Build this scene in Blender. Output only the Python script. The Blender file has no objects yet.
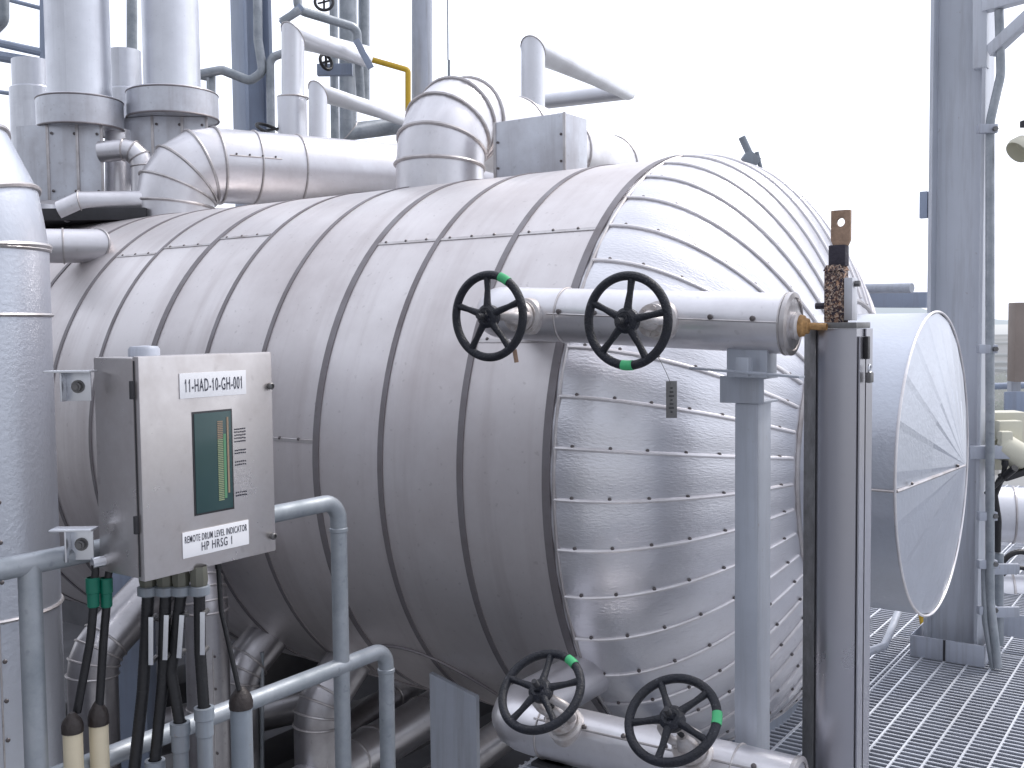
import bpy, bmesh, math, random
from mathutils import Vector as V, Matrix
random.seed(7)
PI = math.pi
col = bpy.context.scene.collection
# ------------------------------------------------------------------ camera
F = 1037.48; HY = 326.05; ROLL = math.radians(-0.599); EYE = V((0, 0, 1.6))
pt_ = math.atan((384-HY)/F)
fwd = V((0, math.cos(pt_), -math.sin(pt_))); up0 = V((0, math.sin(pt_), math.cos(pt_))); r0 = V((1, 0, 0))
cR = math.cos(ROLL)*r0+math.sin(ROLL)*up0; cU = -math.sin(ROLL)*r0+math.cos(ROLL)*up0
cam = bpy.data.objects.new('camera', bpy.data.cameras.new('camera')); col.objects.link(cam)
M = Matrix((cR, cU, -fwd)).transposed().to_4x4(); M.translation = EYE
cam.matrix_world = M
cam.data.sensor_width = 36; cam.data.lens = F/1024*36; cam.data.clip_start = .05; cam.data.clip_end = 30000
bpy.context.scene.camera = cam

def U(px, py, Y):                      # world point seen at a pixel, at world depth Y
    d = (px-512)*cR+(384-py)*cU+F*fwd
    return EYE+d*(Y/d.y)
N = V((.82024, -.57202, 0)); T = V((.57202, .82024, 0)); Z = V((0, 0, 1))
C0 = V((.80688, 4.32185, 1.08)); R = 1.2
def D(s, t, z): p = C0+s*N+t*T; return V((p.x, p.y, z))

# ------------------------------------------------------------------ materials
def nodes(name):
    m = bpy.data.materials.new(name); m.use_nodes = True
    nt = m.node_tree; b = nt.nodes['Principled BSDF']
    return m, nt, b
def N_(nt, t, **k):
    n = nt.nodes.new(t)
    for a, v in k.items():
        if a in n.inputs: n.inputs[a].default_value = v
        else: setattr(n, a, v)
    return n
def rgba(c): return (c[0], c[1], c[2], 1)
def ramp(nt, src, stops):
    r = nt.nodes.new('ShaderNodeValToRGB'); e = r.color_ramp.elements
    while len(e) < len(stops): e.new(.5)
    for el, (p, c) in zip(e, stops):
        el.position = p; el.color = rgba(c) if not isinstance(c, (int, float)) else (c, c, c, 1)
    nt.links.new(src, r.inputs[0]); return r
def mix(nt, fac, a, b, mode='MIX'):
    m = nt.nodes.new('ShaderNodeMix'); m.data_type = 'RGBA'; m.blend_type = mode
    for sock, v in ((m.inputs[0], fac), (m.inputs[6], a), (m.inputs[7], b)):
        if isinstance(v, (int, float)): sock.default_value = v
        elif isinstance(v, tuple): sock.default_value = rgba(v)
        else: nt.links.new(v, sock)
    return m.outputs[2]
def coords(nt, kind='Object', scale=(1, 1, 1)):
    tc = nt.nodes.new('ShaderNodeTexCoord'); mp = nt.nodes.new('ShaderNodeMapping')
    mp.inputs['Scale'].default_value = scale
    nt.links.new(tc.outputs[kind], mp.inputs[0]); return mp.outputs[0]
def noise(nt, vec, scale, detail=4, rough=.6):
    n = nt.nodes.new('ShaderNodeTexNoise'); n.inputs['Scale'].default_value = scale
    n.inputs['Detail'].default_value = detail; n.inputs['Roughness'].default_value = rough
    nt.links.new(vec, n.inputs['Vector']); return n.outputs[0]
def mathn(nt, op, a, b):
    m = nt.nodes.new('ShaderNodeMath'); m.operation = op
    for i, v in enumerate((a, b)):
        if isinstance(v, (int, float)): m.inputs[i].default_value = v
        else: nt.links.new(v, m.inputs[i])
    return m.outputs[0]

def metal(name, base, rough, metallic=.85, dirt=.35, dirtcol=(.16, .13, .115), bump=.15, bscale=60,
          stretch=(1, 1, 1), kind='Object', streak=None, rvar=.12, dscale=2.2, wave=0, wscale=3):
    m, nt, b = nodes(name)
    o = coords(nt, kind)
    big = noise(nt, o, dscale, 6, .65)
    fine = noise(nt, coords(nt, kind, stretch), bscale, 3, .6)
    f1 = ramp(nt, big, [(.38, 0), (.72, 1)]).outputs[0]
    f1 = mathn(nt, 'MULTIPLY', f1, dirt)
    c = mix(nt, f1, base, dirtcol)
    spk = ramp(nt, noise(nt, o, 38, 2, .5), [(.66, 0), (.74, 1)]).outputs[0]
    c = mix(nt, mathn(nt, 'MULTIPLY', spk, dirt*.45), c, tuple(x*.6 for x in dirtcol))
    if streak:
        st = noise(nt, coords(nt, kind, streak), 1, 4, .7)
        sf = ramp(nt, st, [(.5, 0), (.7, 1)]).outputs[0]
        c = mix(nt, mathn(nt, 'MULTIPLY', sf, dirt*.7), c, dirtcol)
    c = mix(nt, mathn(nt, 'MULTIPLY', fine, .18), c, tuple(x*.7 for x in base))
    nt.links.new(c, b.inputs['Base Color'])
    b.inputs['Metallic'].default_value = metallic
    rr = mathn(nt, 'ADD', rough-rvar/2, mathn(nt, 'MULTIPLY', big, rvar))
    rr = mathn(nt, 'ADD', rr, mathn(nt, 'MULTIPLY', f1, .25))
    nt.links.new(rr, b.inputs['Roughness'])
    h = fine
    if wave:
        w = noise(nt, o, wscale, 2, .4)
        h = mathn(nt, 'ADD', fine, mathn(nt, 'MULTIPLY', w, wave))
    bp = nt.nodes.new('ShaderNodeBump'); bp.inputs['Strength'].default_value = bump; bp.inputs['Distance'].default_value = .0022
    nt.links.new(h, bp.inputs['Height']); nt.links.new(bp.outputs[0], b.inputs['Normal'])
    return m
def plain(name, base, rough=.6, metallic=0, var=.25, bump=.1, bscale=40, scale=4, coat=0, grime=0, chip=None):
    m, nt, b = nodes(name); o = coords(nt)
    n1 = noise(nt, o, scale, 5, .65)
    c = mix(nt, ramp(nt, n1, [(.35, 0), (.7, 1)]).outputs[0], base, tuple(x*(1-var) for x in base))
    if grime:
        st = ramp(nt, noise(nt, coords(nt, 'Object', (22, 22, 1.3)), 1, 5, .7), [(.48, 0), (.72, 1)]).outputs[0]
        c = mix(nt, mathn(nt, 'MULTIPLY', st, grime), c, (.16, .14, .13))
        sp = ramp(nt, noise(nt, o, 26, 5, .7), [(.66, 0), (.70, 1)]).outputs[0]
        c = mix(nt, mathn(nt, 'MULTIPLY', sp, grime), c, (.22, .15, .11))
    if chip:
        sp = ramp(nt, noise(nt, o, 55, 5, .75), [(.63, 0), (.67, 1)]).outputs[0]
        c = mix(nt, mathn(nt, 'MULTIPLY', sp, .7), c, chip)
    nt.links.new(c, b.inputs['Base Color'])
    b.inputs['Roughness'].default_value = rough; b.inputs['Metallic'].default_value = metallic
    b.inputs['Coat Weight'].default_value = coat
    bp = nt.nodes.new('ShaderNodeBump'); bp.inputs['Strength'].default_value = bump; bp.inputs['Distance'].default_value = .004
    nt.links.new(noise(nt, o, bscale, 3), bp.inputs['Height']); nt.links.new(bp.outputs[0], b.inputs['Normal'])
    return m

MT = {}
MT['shell'] = metal('drum_cladding', (.74, .71, .71), .40, .82, .55, (.42, .365, .36), .10, 40, (6, 1, 1), 'UV', streak=(5, .35, 1), dscale=1.1, wave=9, wscale=2.0)
MT['head'] = metal('head_cladding', (.75, .75, .785), .30, .92, .2, (.4, .36, .35), .75, 42, (1, 3.2, 1), 'UV', dscale=1.6, wave=4, wscale=3)
MT['band'] = metal('seam_strip', (.25, .235, .245), .45, .65, .5, (.16, .13, .13), .2, 50, dscale=6)
MT['seam'] = metal('seam_bead', (.58, .56, .56), .38, .85, .5, (.2, .15, .13), .15, 60, dscale=9)
MT['seam_lt'] = metal('bright_seam_bead', (.80, .78, .79), .36, .75, .3, (.3, .24, .22), .15, 60, dscale=9)
MT['screw'] = plain('screw_metal', (.15, .135, .135), .4, .7)
MT['stucco'] = metal('stucco_cladding', (.56, .59, .65), .36, .9, .22, (.34, .31, .31), .55, 55, (1, 1, 1), 'UV', dscale=2, wave=1)
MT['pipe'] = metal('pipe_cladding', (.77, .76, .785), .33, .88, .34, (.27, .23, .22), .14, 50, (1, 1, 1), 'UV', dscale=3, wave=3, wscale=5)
MT['pipe_far'] = metal('far_pipe_cladding', (.78, .79, .83), .4, .75, .25, (.4, .36, .35), .1, 30, dscale=2)
MT['pipe_dark'] = metal('shaded_pipe_cladding', (.44, .43, .445), .3, .9, .5, (.12, .1, .1), .15, 40, dscale=4)  # darker copy of the pipe cladding, with under-drum shade in its colour
MT['stack'] = metal('stack_cladding', (.74, .755, .80), .36, .88, .35, (.33, .33, .36), .2, 12, (8, .3, 1), 'UV', streak=(7, .3, 1), dscale=2)
MT['boxclad'] = metal('clad_box_sheet', (.66, .68, .73), .40, .75, .5, (.28, .25, .25), .15, 60, streak=(9, 9, .7), dscale=3)
MT['paint'] = plain('grey_blue_paint', (.28, .33, .43), .5, .0, .14, .08, 30, 3, grime=.3)
MT['paint_col'] = plain('column_paint', (.58, .61, .67), .4, .15, .10, .05, 20, 2, grime=.3)
MT['paint_lt'] = plain('light_grey_paint', (.46, .49, .56), .45, .1, .14, .08, 30, 3, grime=.35)
MT['post'] = plain('post_paint', (.45, .48, .54), .38, .3, .15, .08, 30, 3, grime=.3)
MT['galv'] = metal('galvanised_pipe', (.38, .405, .435), .46, .6, .7, (.19, .225, .25), .12, 50, dscale=9)
MT['gside'] = plain('shaded_dirty_bar_sides', (.34, .36, .41), .7, .3, .4)  # darker than the bar tops: gap shade put into the colour, with dirt
MT['grate'] = metal('galvanised_grating', (.66, .69, .76), .45, .4, .35, (.24, .23, .23), .1, 60, dscale=5)
MT['rod'] = metal('grating_rods', (.78, .80, .84), .4, .5, .2, (.45, .44, .44), .1, 60, dscale=5)
MT['box'] = metal('enclosure_steel', (.64, .61, .60), .30, .92, .38, (.33, .28, .26), .04, 20, (1, 1, 1), dscale=9, rvar=.2)
MT['stainless'] = metal('stainless_cover', (.47, .47, .51), .28, .95, .08, (.3, .29, .32), .03, 6, (1, 1, .05), dscale=2, rvar=.06)
MT['wheel'] = plain('black_enamel', (.006, .008, .017), .46, 0, .5, .9, 160, 30, chip=(.10, .10, .12))
MT['alu'] = metal('aluminium_paint', (.62, .6, .6), .45, .6, .6, (.3, .22, .17), .4, 90, dscale=25)
MT['tape'] = plain('green_tape', (.07, .50, .20), .5, 0, .3)
MT['black'] = plain('black_cable', (.012, .012, .014), .45, 0, .3, .4, 120, 12)
MT['dark'] = plain('dark_steel', (.05, .05, .055), .6, .3, .4)
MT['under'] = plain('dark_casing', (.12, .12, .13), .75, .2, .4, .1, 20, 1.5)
MT['screen'] = plain('reflection_screen_paint', (.20, .21, .24), .7, 0, .3)
MT['green'] = plain('green_sleeve', (.0, .16, .10), .45, 0, .3)
MT['cream'] = plain('cream_pipe', (.66, .58, .42), .5, 0, .18, .05, grime=.25)
MT['tapeb'] = plain('black_tape', (.03, .022, .02), .5, 0, .4, .8, 60, 30)
MT['glandg'] = plain('gland_olive', (.16, .16, .13), .45, .3, .3)
MT['glandb'] = plain('coupling_grey', (.26, .295, .335), .5, .1, .25, grime=.4)
MT['yellow'] = plain('yellow_paint', (.62, .40, .03), .5, 0, .15)
MT['beige'] = plain('beige_housing', (.66, .64, .52), .5, 0, .12)
MT['white'] = plain('white_label', (.84, .84, .86), .4, 0, .05, .02)
MT['ink'] = plain('label_ink', (.05, .05, .07), .5, 0, .1, .0)
MT['brown'] = plain('weathered_panel', (.30, .25, .22), .6, .1, .2)
MT['tag'] = metal('tag_plate', (.2, .2, .2), .4, .7, .5, (.08, .07, .07), .2, 80, dscale=20)
MT['silver'] = metal('cable_marker', (.7, .72, .76), .3, .9, .2)
# rust
def rust():
    m, nt, b = nodes('peeling_rust'); o = coords(nt)
    n1 = noise(nt, o, 48, 8, .8); n2 = noise(nt, o, 170, 5, .75)
    c = mix(nt, ramp(nt, n1, [(.44, 0), (.50, 1)]).outputs[0], (.46, .27, .17), (.06, .03, .028))
    c = mix(nt, ramp(nt, n2, [(.50, 0), (.60, 1)]).outputs[0], c, (.62, .50, .40))
    c = mix(nt, ramp(nt, noise(nt, o, 120, 5, .75), [(.52, 0), (.56, 1)]).outputs[0], c, (.03, .025, .04))
    nt.links.new(c, b.inputs['Base Color']); b.inputs['Roughness'].default_value = .85
    bp = nt.nodes.new('ShaderNodeBump'); bp.inputs['Strength'].default_value = .8; bp.inputs['Distance'].default_value = .004
    nt.links.new(n1, bp.inputs['Height']); nt.links.new(bp.outputs[0], b.inputs['Normal']); return m
MT['rust'] = rust()
MT['rustplate'] = plain('brown_rust_plate', (.40, .27, .19), .8, 0, .5, .6, 90, 30)
MT['rustdark'] = plain('dark_flaking_paint', (.035, .03, .045), .7, 0, .2, .8, 80, 30)
MT['rustsplash'] = plain('orange_rust_sleeve', (.52, .30, .12), .7, .1, .6, .6, 70, 50)
def glassm():
    m, nt, b = nodes('indicator_glass'); b.inputs['Base Color'].default_value = (.03, .068, .068, 1)
    b.inputs['Roughness'].default_value = .12; return m
MT['glass'] = glassm()
def flat(name, c, rough=.5, em=0):
    m, nt, b = nodes(name); b.inputs['Base Color'].default_value = rgba(c); b.inputs['Roughness'].default_value = rough
    n = noise(nt, coords(nt), 60, 2); nt.links.new(mix(nt, mathn(nt, 'MULTIPLY', n, .3), c, tuple(x*.8 for x in c)), b.inputs['Base Color'])
    return m
MT['scale_g'] = flat('scale_green', (.10, .26, .14)); MT['scale_o'] = flat('scale_orange', (.30, .22, .15)); MT['scale_l'] = flat('scale_pale', (.27, .33, .19))
# far things, seen through haze that grows with world distance
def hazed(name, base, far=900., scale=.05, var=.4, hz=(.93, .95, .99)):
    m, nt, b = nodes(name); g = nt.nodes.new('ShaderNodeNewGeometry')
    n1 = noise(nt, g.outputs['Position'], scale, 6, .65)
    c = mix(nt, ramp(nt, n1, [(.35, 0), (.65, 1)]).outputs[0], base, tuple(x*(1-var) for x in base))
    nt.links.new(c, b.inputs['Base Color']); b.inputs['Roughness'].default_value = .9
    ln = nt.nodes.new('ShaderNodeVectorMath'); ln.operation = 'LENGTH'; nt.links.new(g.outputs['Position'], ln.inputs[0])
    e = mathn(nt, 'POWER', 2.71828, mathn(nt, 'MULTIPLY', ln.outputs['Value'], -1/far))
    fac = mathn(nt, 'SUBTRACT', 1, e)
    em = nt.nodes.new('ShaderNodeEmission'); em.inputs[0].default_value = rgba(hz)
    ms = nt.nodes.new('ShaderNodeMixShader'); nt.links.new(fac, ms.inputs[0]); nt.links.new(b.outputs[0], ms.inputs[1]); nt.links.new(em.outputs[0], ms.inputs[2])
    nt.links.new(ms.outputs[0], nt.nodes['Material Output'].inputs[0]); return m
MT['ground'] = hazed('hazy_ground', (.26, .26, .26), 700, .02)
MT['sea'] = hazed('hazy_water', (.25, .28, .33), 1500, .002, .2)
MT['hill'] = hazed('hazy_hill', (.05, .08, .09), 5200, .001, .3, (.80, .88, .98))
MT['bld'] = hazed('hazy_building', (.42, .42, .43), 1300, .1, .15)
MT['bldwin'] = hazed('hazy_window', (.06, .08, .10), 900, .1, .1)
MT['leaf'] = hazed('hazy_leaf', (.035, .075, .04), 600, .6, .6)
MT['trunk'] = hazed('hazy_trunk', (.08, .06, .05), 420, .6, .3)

# ------------------------------------------------------------------ mesh builder
class MB:
    def __init__(s): s.v = []; s.f = []; s.uv = []; s.mi = []; s.sm = []
    def add(s, vs, fs, uvs=None, mi=0, smooth=True):
        o = len(s.v); s.v += [tuple(p) for p in vs]
        for i, f in enumerate(fs):
            s.f.append(tuple(o+j for j in f)); s.mi.append(mi); s.sm.append(smooth)
            s.uv.append(uvs[i] if uvs else None)
        return s
    def box(s, c, size, ax=(N, T, Z), bev=.0, mi=0):
        bm = bmesh.new(); bmesh.ops.create_cube(bm, size=1)
        for v in bm.verts: v.co = V((v.co.x*size[0], v.co.y*size[1], v.co.z*size[2]))
        if bev: bmesh.ops.bevel(bm, geom=bm.edges[:], offset=min(bev, min(size)*.4), segments=2, affect='EDGES', profile=.6)
        bm.normal_update(); c = V(c)
        vs = [c+ax[0]*v.co.x+ax[1]*v.co.y+ax[2]*v.co.z for v in bm.verts]
        fs = [[v.index for v in f.verts] for f in bm.faces]
        if ax[0].cross(ax[1]).dot(ax[2]) < 0: fs = [f[::-1] for f in fs]
        bm.free(); return s.add(vs, fs, None, mi)
    def sweep(s, pts, r, seg=24, cap=True, mi=0, closed=False, mitre=True, ang0=0, squash=None):
        pts = [V(p) for p in pts]; n = len(pts)
        rad = r if isinstance(r, (list, tuple)) else [r]*n
        def sd(i, j): return (pts[j]-pts[i]).normalized()
        rings = []; u = None; L = 0; Ls = []
        for i in range(n):
            if closed: a = sd(i-1, i); b = sd(i, (i+1) % n)
            else: a = sd(i-1, i) if i else sd(0, 1); b = sd(i, i+1) if i < n-1 else a
            bis = (a+b); bis = bis.normalized() if bis.length > 1e-6 else b
            if u is None:
                u = V((0, 0, 1)).cross(a) if abs(a.z) < .9 else V((1, 0, 0)).cross(a)
                u.normalize()
            u = (u-a*u.dot(a)).normalized(); w = a.cross(u)
            ring = []
            for k in range(seg):
                th = ang0+2*PI*k/seg; off = (u*math.cos(th)+w*math.sin(th))*rad[i]
                den = a.dot(bis)
                if mitre and den > .2: off = off-a*(off.dot(bis)/den)
                ring.append(pts[i]+off)
            rings.append(ring)
            if i: L += (pts[i]-pts[i-1]).length
            Ls.append(L)
        vs = [p for rg in rings for p in rg]; fs = []; uvs = []
        m = n if closed else n-1
        for i in range(m):
            j = (i+1) % n; l1 = Ls[j] if j else L+(pts[0]-pts[-1]).length
            for k in range(seg):
                k2 = (k+1) % seg
                fs.append((i*seg+k, i*seg+k2, j*seg+k2, j*seg+k))
                c0 = 2*PI*rad[i]*k/seg; c1 = 2*PI*rad[i]*(k+1)/seg
                uvs.append(((c0, Ls[i]), (c1, Ls[i]), (c1, l1), (c0, l1)))
        s.add(vs, fs, uvs, mi)
        if cap and not closed:
            for idx, rv in ((0, True), (n-1, False)):
                f = list(range(seg)); f = f[::-1] if rv else f
                s.add(rings[idx], [f], [[(0, 0)]*seg], mi)
        s.rings = rings; return s
    def cyl(s, a, b, r, r2=None, seg=24, mi=0, cap=True):
        s.sweep([a, b], [r, r if r2 is None else r2], seg, cap, mi); return s
    def lathe(s, prof, org, axis, seg=48, mi=0, uvr=1., ref=None):
        axis = V(axis).normalized(); org = V(org)
        u = V(ref) if ref is not None else (Z.cross(axis) if abs(axis.z) < .9 else V((1, 0, 0)).cross(axis))
        u = (u-axis*u.dot(axis)).normalized(); w = axis.cross(u)
        vs = []; L = 0; Ls = []
        for i, (h, r) in enumerate(prof):
            if i: L += math.hypot(h-prof[i-1][0], r-prof[i-1][1])
            Ls.append(L)
            for k in range(seg):
                th = 2*PI*k/seg; vs.append(org+axis*h+(u*math.cos(th)+w*math.sin(th))*max(r, 1e-5))
        fs = []; uvs = []
        for i in range(len(prof)-1):
            for k in range(seg):
                k2 = (k+1) % seg
                fs.append((i*seg+k, i*seg+k2, (i+1)*seg+k2, (i+1)*seg+k))
                c0 = 2*PI*uvr*k/seg; c1 = 2*PI*uvr*(k+1)/seg
                uvs.append(((Ls[i], c0), (Ls[i], c1), (Ls[i+1], c1), (Ls[i+1], c0)))
        return s.add(vs, fs, uvs, mi)
    def prism(s, poly, vec, mi=0, smooth=False):
        n = len(poly); vec = V(vec); a = [V(p) for p in poly]; b = [p+vec for p in a]
        nor = V((0, 0, 0))
        for i in range(n): nor += a[i].cross(a[(i+1) % n])
        fl = nor.dot(vec) > 0
        fs = [list(range(n))[::-1], list(range(n, 2*n))]+[(i, (i+1) % n, n+(i+1) % n, n+i) for i in range(n)]
        if not fl: fs = [list(f)[::-1] for f in fs]
        return s.add(a+b, fs, None, mi, smooth)
    def torus(s, c, ax, R_, r, seg=48, rs=10, mi=0):
        ax = V(ax).normalized(); u = (Z.cross(ax) if abs(ax.z) < .9 else V((1, 0, 0)).cross(ax)).normalized(); w = ax.cross(u)
        s.sweep([V(c)+(u*math.cos(2*PI*k/seg)+w*math.sin(2*PI*k/seg))*R_ for k in range(seg)], r, rs, closed=True, mi=mi); return s
    def build(s, name, mats, parent=None, local=False, angle=35, uvdef=False):
        me = bpy.data.meshes.new(name)
        base = V((0, 0, 0))
        if parent is not None and not local: base = V(parent['_b']) if '_b' in parent else base
        me.from_pydata([tuple(V(p)-base) for p in s.v], [], s.f)
        if not isinstance(mats, (list, tuple)): mats = [mats]
        for m in mats: me.materials.append(MT[m])
        me.polygons.foreach_set('material_index', s.mi)
        me.polygons.foreach_set('use_smooth', [True]*len(s.f))
        uvl = me.uv_layers.new(name='UVMap'); k = 0; buf = []
        for pi, f in enumerate(s.f):
            if s.uv[pi]: buf += [x for uv in s.uv[pi] for x in uv]
            else:
                for vi in f:
                    p = V(s.v[vi]); buf += [p.dot(N)+p.dot(T), p.z]
        uvl.data.foreach_set('uv', buf)
        me.update()
        try: me.set_sharp_from_angle(angle=math.radians(angle))
        except Exception: pass
        o = bpy.data.objects.new(name, me); col.objects.link(o)
        if parent is not None:
            o.parent = parent; o['_b'] = tuple(base)
        return o
def thing(name, label, cat, loc=(0, 0, 0), group=None):
    o = bpy.data.objects.new(name, None); o.empty_display_size = .1; col.objects.link(o)
    o.location = loc; o['_b'] = tuple(loc); o['label'] = label; o['category'] = cat
    if group: o['group'] = group
    return o
def tag(o, label, cat, group=None):
    o['label'] = label; o['category'] = cat
    if group: o['group'] = group
    return o
def struct(o): o['kind'] = 'structure'; return o

def fillet(pts, r, n=6):
    pts = [V(p) for p in pts]; out = [pts[0]]
    rs = r if isinstance(r, (list, tuple)) else [r]*(len(pts)-2)
    for i in range(1, len(pts)-1):
        p = pts[i]; a = (pts[i-1]-p).normalized(); b = (pts[i+1]-p).normalized()
        ang = a.angle(b)
        if ang > PI-.02: out.append(p); continue
        d = rs[i-1]/math.tan(ang/2)
        d = min(d, (pts[i-1]-p).length*.95, (pts[i+1]-p).length*.95); rr = d*math.tan(ang/2)
        c = p+(a+b).normalized()*(rr/math.sin(ang/2))
        s0 = p+a*d-c; s1 = p+b*d-c; tot = s0.angle(s1); axis = s0.cross(s1).normalized()
        for k in range(n+1): out.append(c+Matrix.Rotation(tot*k/n, 3, axis) @ s0)
    out.append(pts[-1]); return out
def clad_pipe(root, pts, r, bend, nb, stations=(), mat='pipe', seg=32, bead=.006, lap=None, cap=True, name='cladding', seams=True):
    """insulated pipe: mitred sheet elbows and a raised joint ring at every mitre"""
    path = fillet(pts, bend, nb) if bend else [V(p) for p in pts]
    for a in stations: pass
    mb = MB(); rings = mb.sweep(path, r, seg, cap=cap).rings
    cl = mb.build(name, mat, root, angle=20)
    if seams:
        sel = rings[1:-1]
        for rg in sel:
            b = MB(); c = sum(rg, V((0, 0, 0)))/len(rg)
            b.sweep([c+(p-c)*(1+bead*.35/r) for p in rg], bead, 6, closed=True); b.build('seam_ring', 'seam', root)
    return cl, path
def ring_on(root, c, ax, r, bead=.006, mat='seam', name='seam_ring'):
    return MB().torus(c, ax, r+bead*.35, bead, 40, 6).build(name, mat, root)
def screw(mb, p, n, r=.0065, mi=1):
    n = V(n).normalized(); mb.lathe([(-.002, r), (.003, r), (.005, r*.75), (.0062, 0)], p, n, 8, mi)

# ------------------------------------------------------------------ steam drum
drum = thing('steam_drum', 'huge horizontal steam drum in silvery riveted sheet metal with domed segmented end', 'steam drum', D(-1.6, 0, -.12))
SL = -4.7
n_ = 60
prof = [(SL+(0-SL)*k/n_, R) for k in range(n_+1)]
MB().lathe(prof, D(0, 0, 1.08), N, 128, uvr=R).build('shell', 'shell', drum)
# far dished head (small part of it shows past the standing pipe)
MB().lathe([(SL-.7*math.sin(a), R*math.cos(a)) for a in [PI/2*k/12 for k in range(13)]], D(0, 0, 1.08), N, 96, uvr=R).build('head', 'shell', drum)
HD = .70; A_END = math.acos(.60/1.2)
def hp(th, a, off=0):
    s_ = HD*math.sin(a); rr = R*math.cos(a)
    rad = -math.cos(th)*T+math.sin(th)*Z
    nor = (N*(math.sin(a)/HD)+rad*(math.cos(a)/R)).normalized()
    return D(0, 0, 1.08)+N*s_+rad*rr+nor*off, nor
# domed head, built as 45 slightly flattened gores
mb = MB(); G = 45; th0 = math.radians(6); vs = []; na = 22; SUB = 4
hsegs = G*SUB
for i in range(na+1):
    a = 1.42*i/na
    for k in range(hsegs):
        th = th0+2*PI*k/hsegs; fr = (k % SUB)/SUB
        flat_ = -.010*math.cos(a)*(1-(abs(fr-.5)*2)**2)*0 + .006*math.cos(a)*math.sin(PI*fr)
        vs.append(hp(th, a, flat_)[0])
fs = []; uvs = []
for i in range(na):
    for k in range(hsegs):
        k2 = (k+1) % hsegs
        fs.append((i*hsegs+k2, i*hsegs+k, (i+1)*hsegs+k, (i+1)*hsegs+k2))
        u0 = R*2*PI*k/hsegs; u1 = R*2*PI*(k+1)/hsegs; w0 = i*.06; w1 = (i+1)*.06
        uvs.append(((w0, u1), (w0, u0), (w1, u0), (w1, u1)))
mb.add(vs, fs, uvs); mb.build('domed_head', 'head', drum, angle=60)
for g in range(G):
    th = th0+2*PI*g/G; mb = MB()
    dth = .0045
    pts = [hp(th, a*.01, .003)[0] for a in range(2, int(A_END*100)+2, 4)]
    mb.sweep(pts, .0068, 8)
    # flat lap strip beside the bead
    for j in range(2, int(A_END*100)-4, 6): pass
    L = 0; a = .06; last = None; nxt = .03
    while a < A_END:
        p, nr = hp(th+dth*1.6, a, .002)
        if last is not None: L += (p-last).length
        last = p
        if L >= nxt: screw(mb, p, nr, .0062); nxt += .125+random.uniform(-.006, .006)
        a += .01
    mb.build('gore_seam', ['seam_lt', 'screw'], drum)
def circ_band(s0, w, off, mat, name, seg=128):
    MB().lathe([(s0-w/2, R-.01), (s0-w/2, R+off), (s0+w/2, R+off), (s0+w/2, R-.01)], D(0, 0, 1.08), N, seg, uvr=R).build(name, mat, drum, angle=30)
for i, s0 in enumerate((-.3695, -.736, -1.0645, -1.428, -1.779, -2.155, -2.53, -2.88, -3.25, -3.6, -3.97, -4.35)):
    w = (.026, .024, .032, .022, .022, .034, .02, .024)[i % 8]
    circ_band(s0, w, .004, 'band', 'joint_band')
circ_band(-.012, .03, .010, 'band', 'head_joint_band')
MB().torus(D(.016, 0, 1.08), N, R+.004, .006, 128, 6).build('head_joint_bead', 'seam', drum)
# longitudinal lap seams with screws between pairs of joint bands
def rpt(s_, thd, off=0):
    th = math.radians(thd); rad = -math.cos(th)*T+math.sin(th)*Z
    return D(0, 0, 1.08)+N*s_+rad*(R+off), rad
def lap(s0, s1, thd):
    mb = MB(); p0, r1 = rpt(s0, thd, .001); p1, _ = rpt(s1, thd, .001)
    tan = r1.cross(N)
    mb.box((p0+p1)/2, ((p1-p0).length, .012, .004), (N, tan, r1))
    mb.sweep([p0+tan*.007, p1+tan*.007], .0022, 6)
    x = s0+.04
    while x < s1-.02: p, rr = rpt(x, thd+.35, .001); screw(mb, p, rr, .0062); x += .105
    mb.build('lap_seam', ['seam', 'screw'], drum)
for a, b, th in ((-.357, -.03, 45.5), (-.724, -.382, 45.5), (-1.052, -.748, 45.5), (-2.52, -2.17, 50), (-2.14, -1.80, 52), (-2.86, -2.55, 48),
                 (-1.41, -1.08, 4), (-1.77, -1.44, 5.), (-2.14, -1.8, 5.5), (-.357, -.03, 23)):
    lap(a, b, th)
# ring seam where the gores end, the manway neck and its coned cover
p_, _ = hp(0, A_END)
ringr = R*math.cos(A_END); rs_ = HD*math.sin(A_END)
MB().torus(D(rs_, 0, 1.08), N, ringr+.004, .011, 80, 8).build('collar_bead', 'seam', drum)
MR = .556; MS = .9145
man = MB()
man.lathe([(HD*.72, MR-.004), (MS*.98, MR-.004), (MS-.002, MR-.004)], D(0, 0, 1.08), N, 96, uvr=MR)
mn = man.build('manway_cover', 'stucco', drum)
FA = 20; mb = MB(); rf = random.Random(11); apex = D(MS+.104, 0, 1.08)
def rimp(th, rr, h): return D(MS-.002+h, 0, 1.08)+(-math.cos(th)*T+math.sin(th)*Z)*rr
for k in range(FA):
    a0 = 2*PI*k/FA+.06; a1 = 2*PI*(k+1)/FA+.06; lift = .0015
    e0 = [rimp(a0, MR-.004, .0), rimp(a0, MR*.5, .053+lift)]; e1 = [rimp(a1, MR-.004, .0), rimp(a1, MR*.5, .053+lift)]
    st = a0+(a1-a0)*.82; e2 = [rimp(st, MR-.004, 0), rimp(st, MR*.5, .053-.0015)]
    w = .1
    for p, q, u0, u1 in ((e0, e2, 0, w*.8), (e2, e1, w*.8, w)):
        mb.add([p[0], q[0], q[1], p[1], apex], [(1, 0, 3, 2), (2, 3, 4)], [((k*w+u1, 0), (k*w+u0, 0), (k*w+u0, .28), (k*w+u1, .28)), ((k*w+u1, .28), (k*w+u0, .28), (k*w, .55))])
mb.build('manway_cone', 'stucco', mn, angle=1.)
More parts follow.
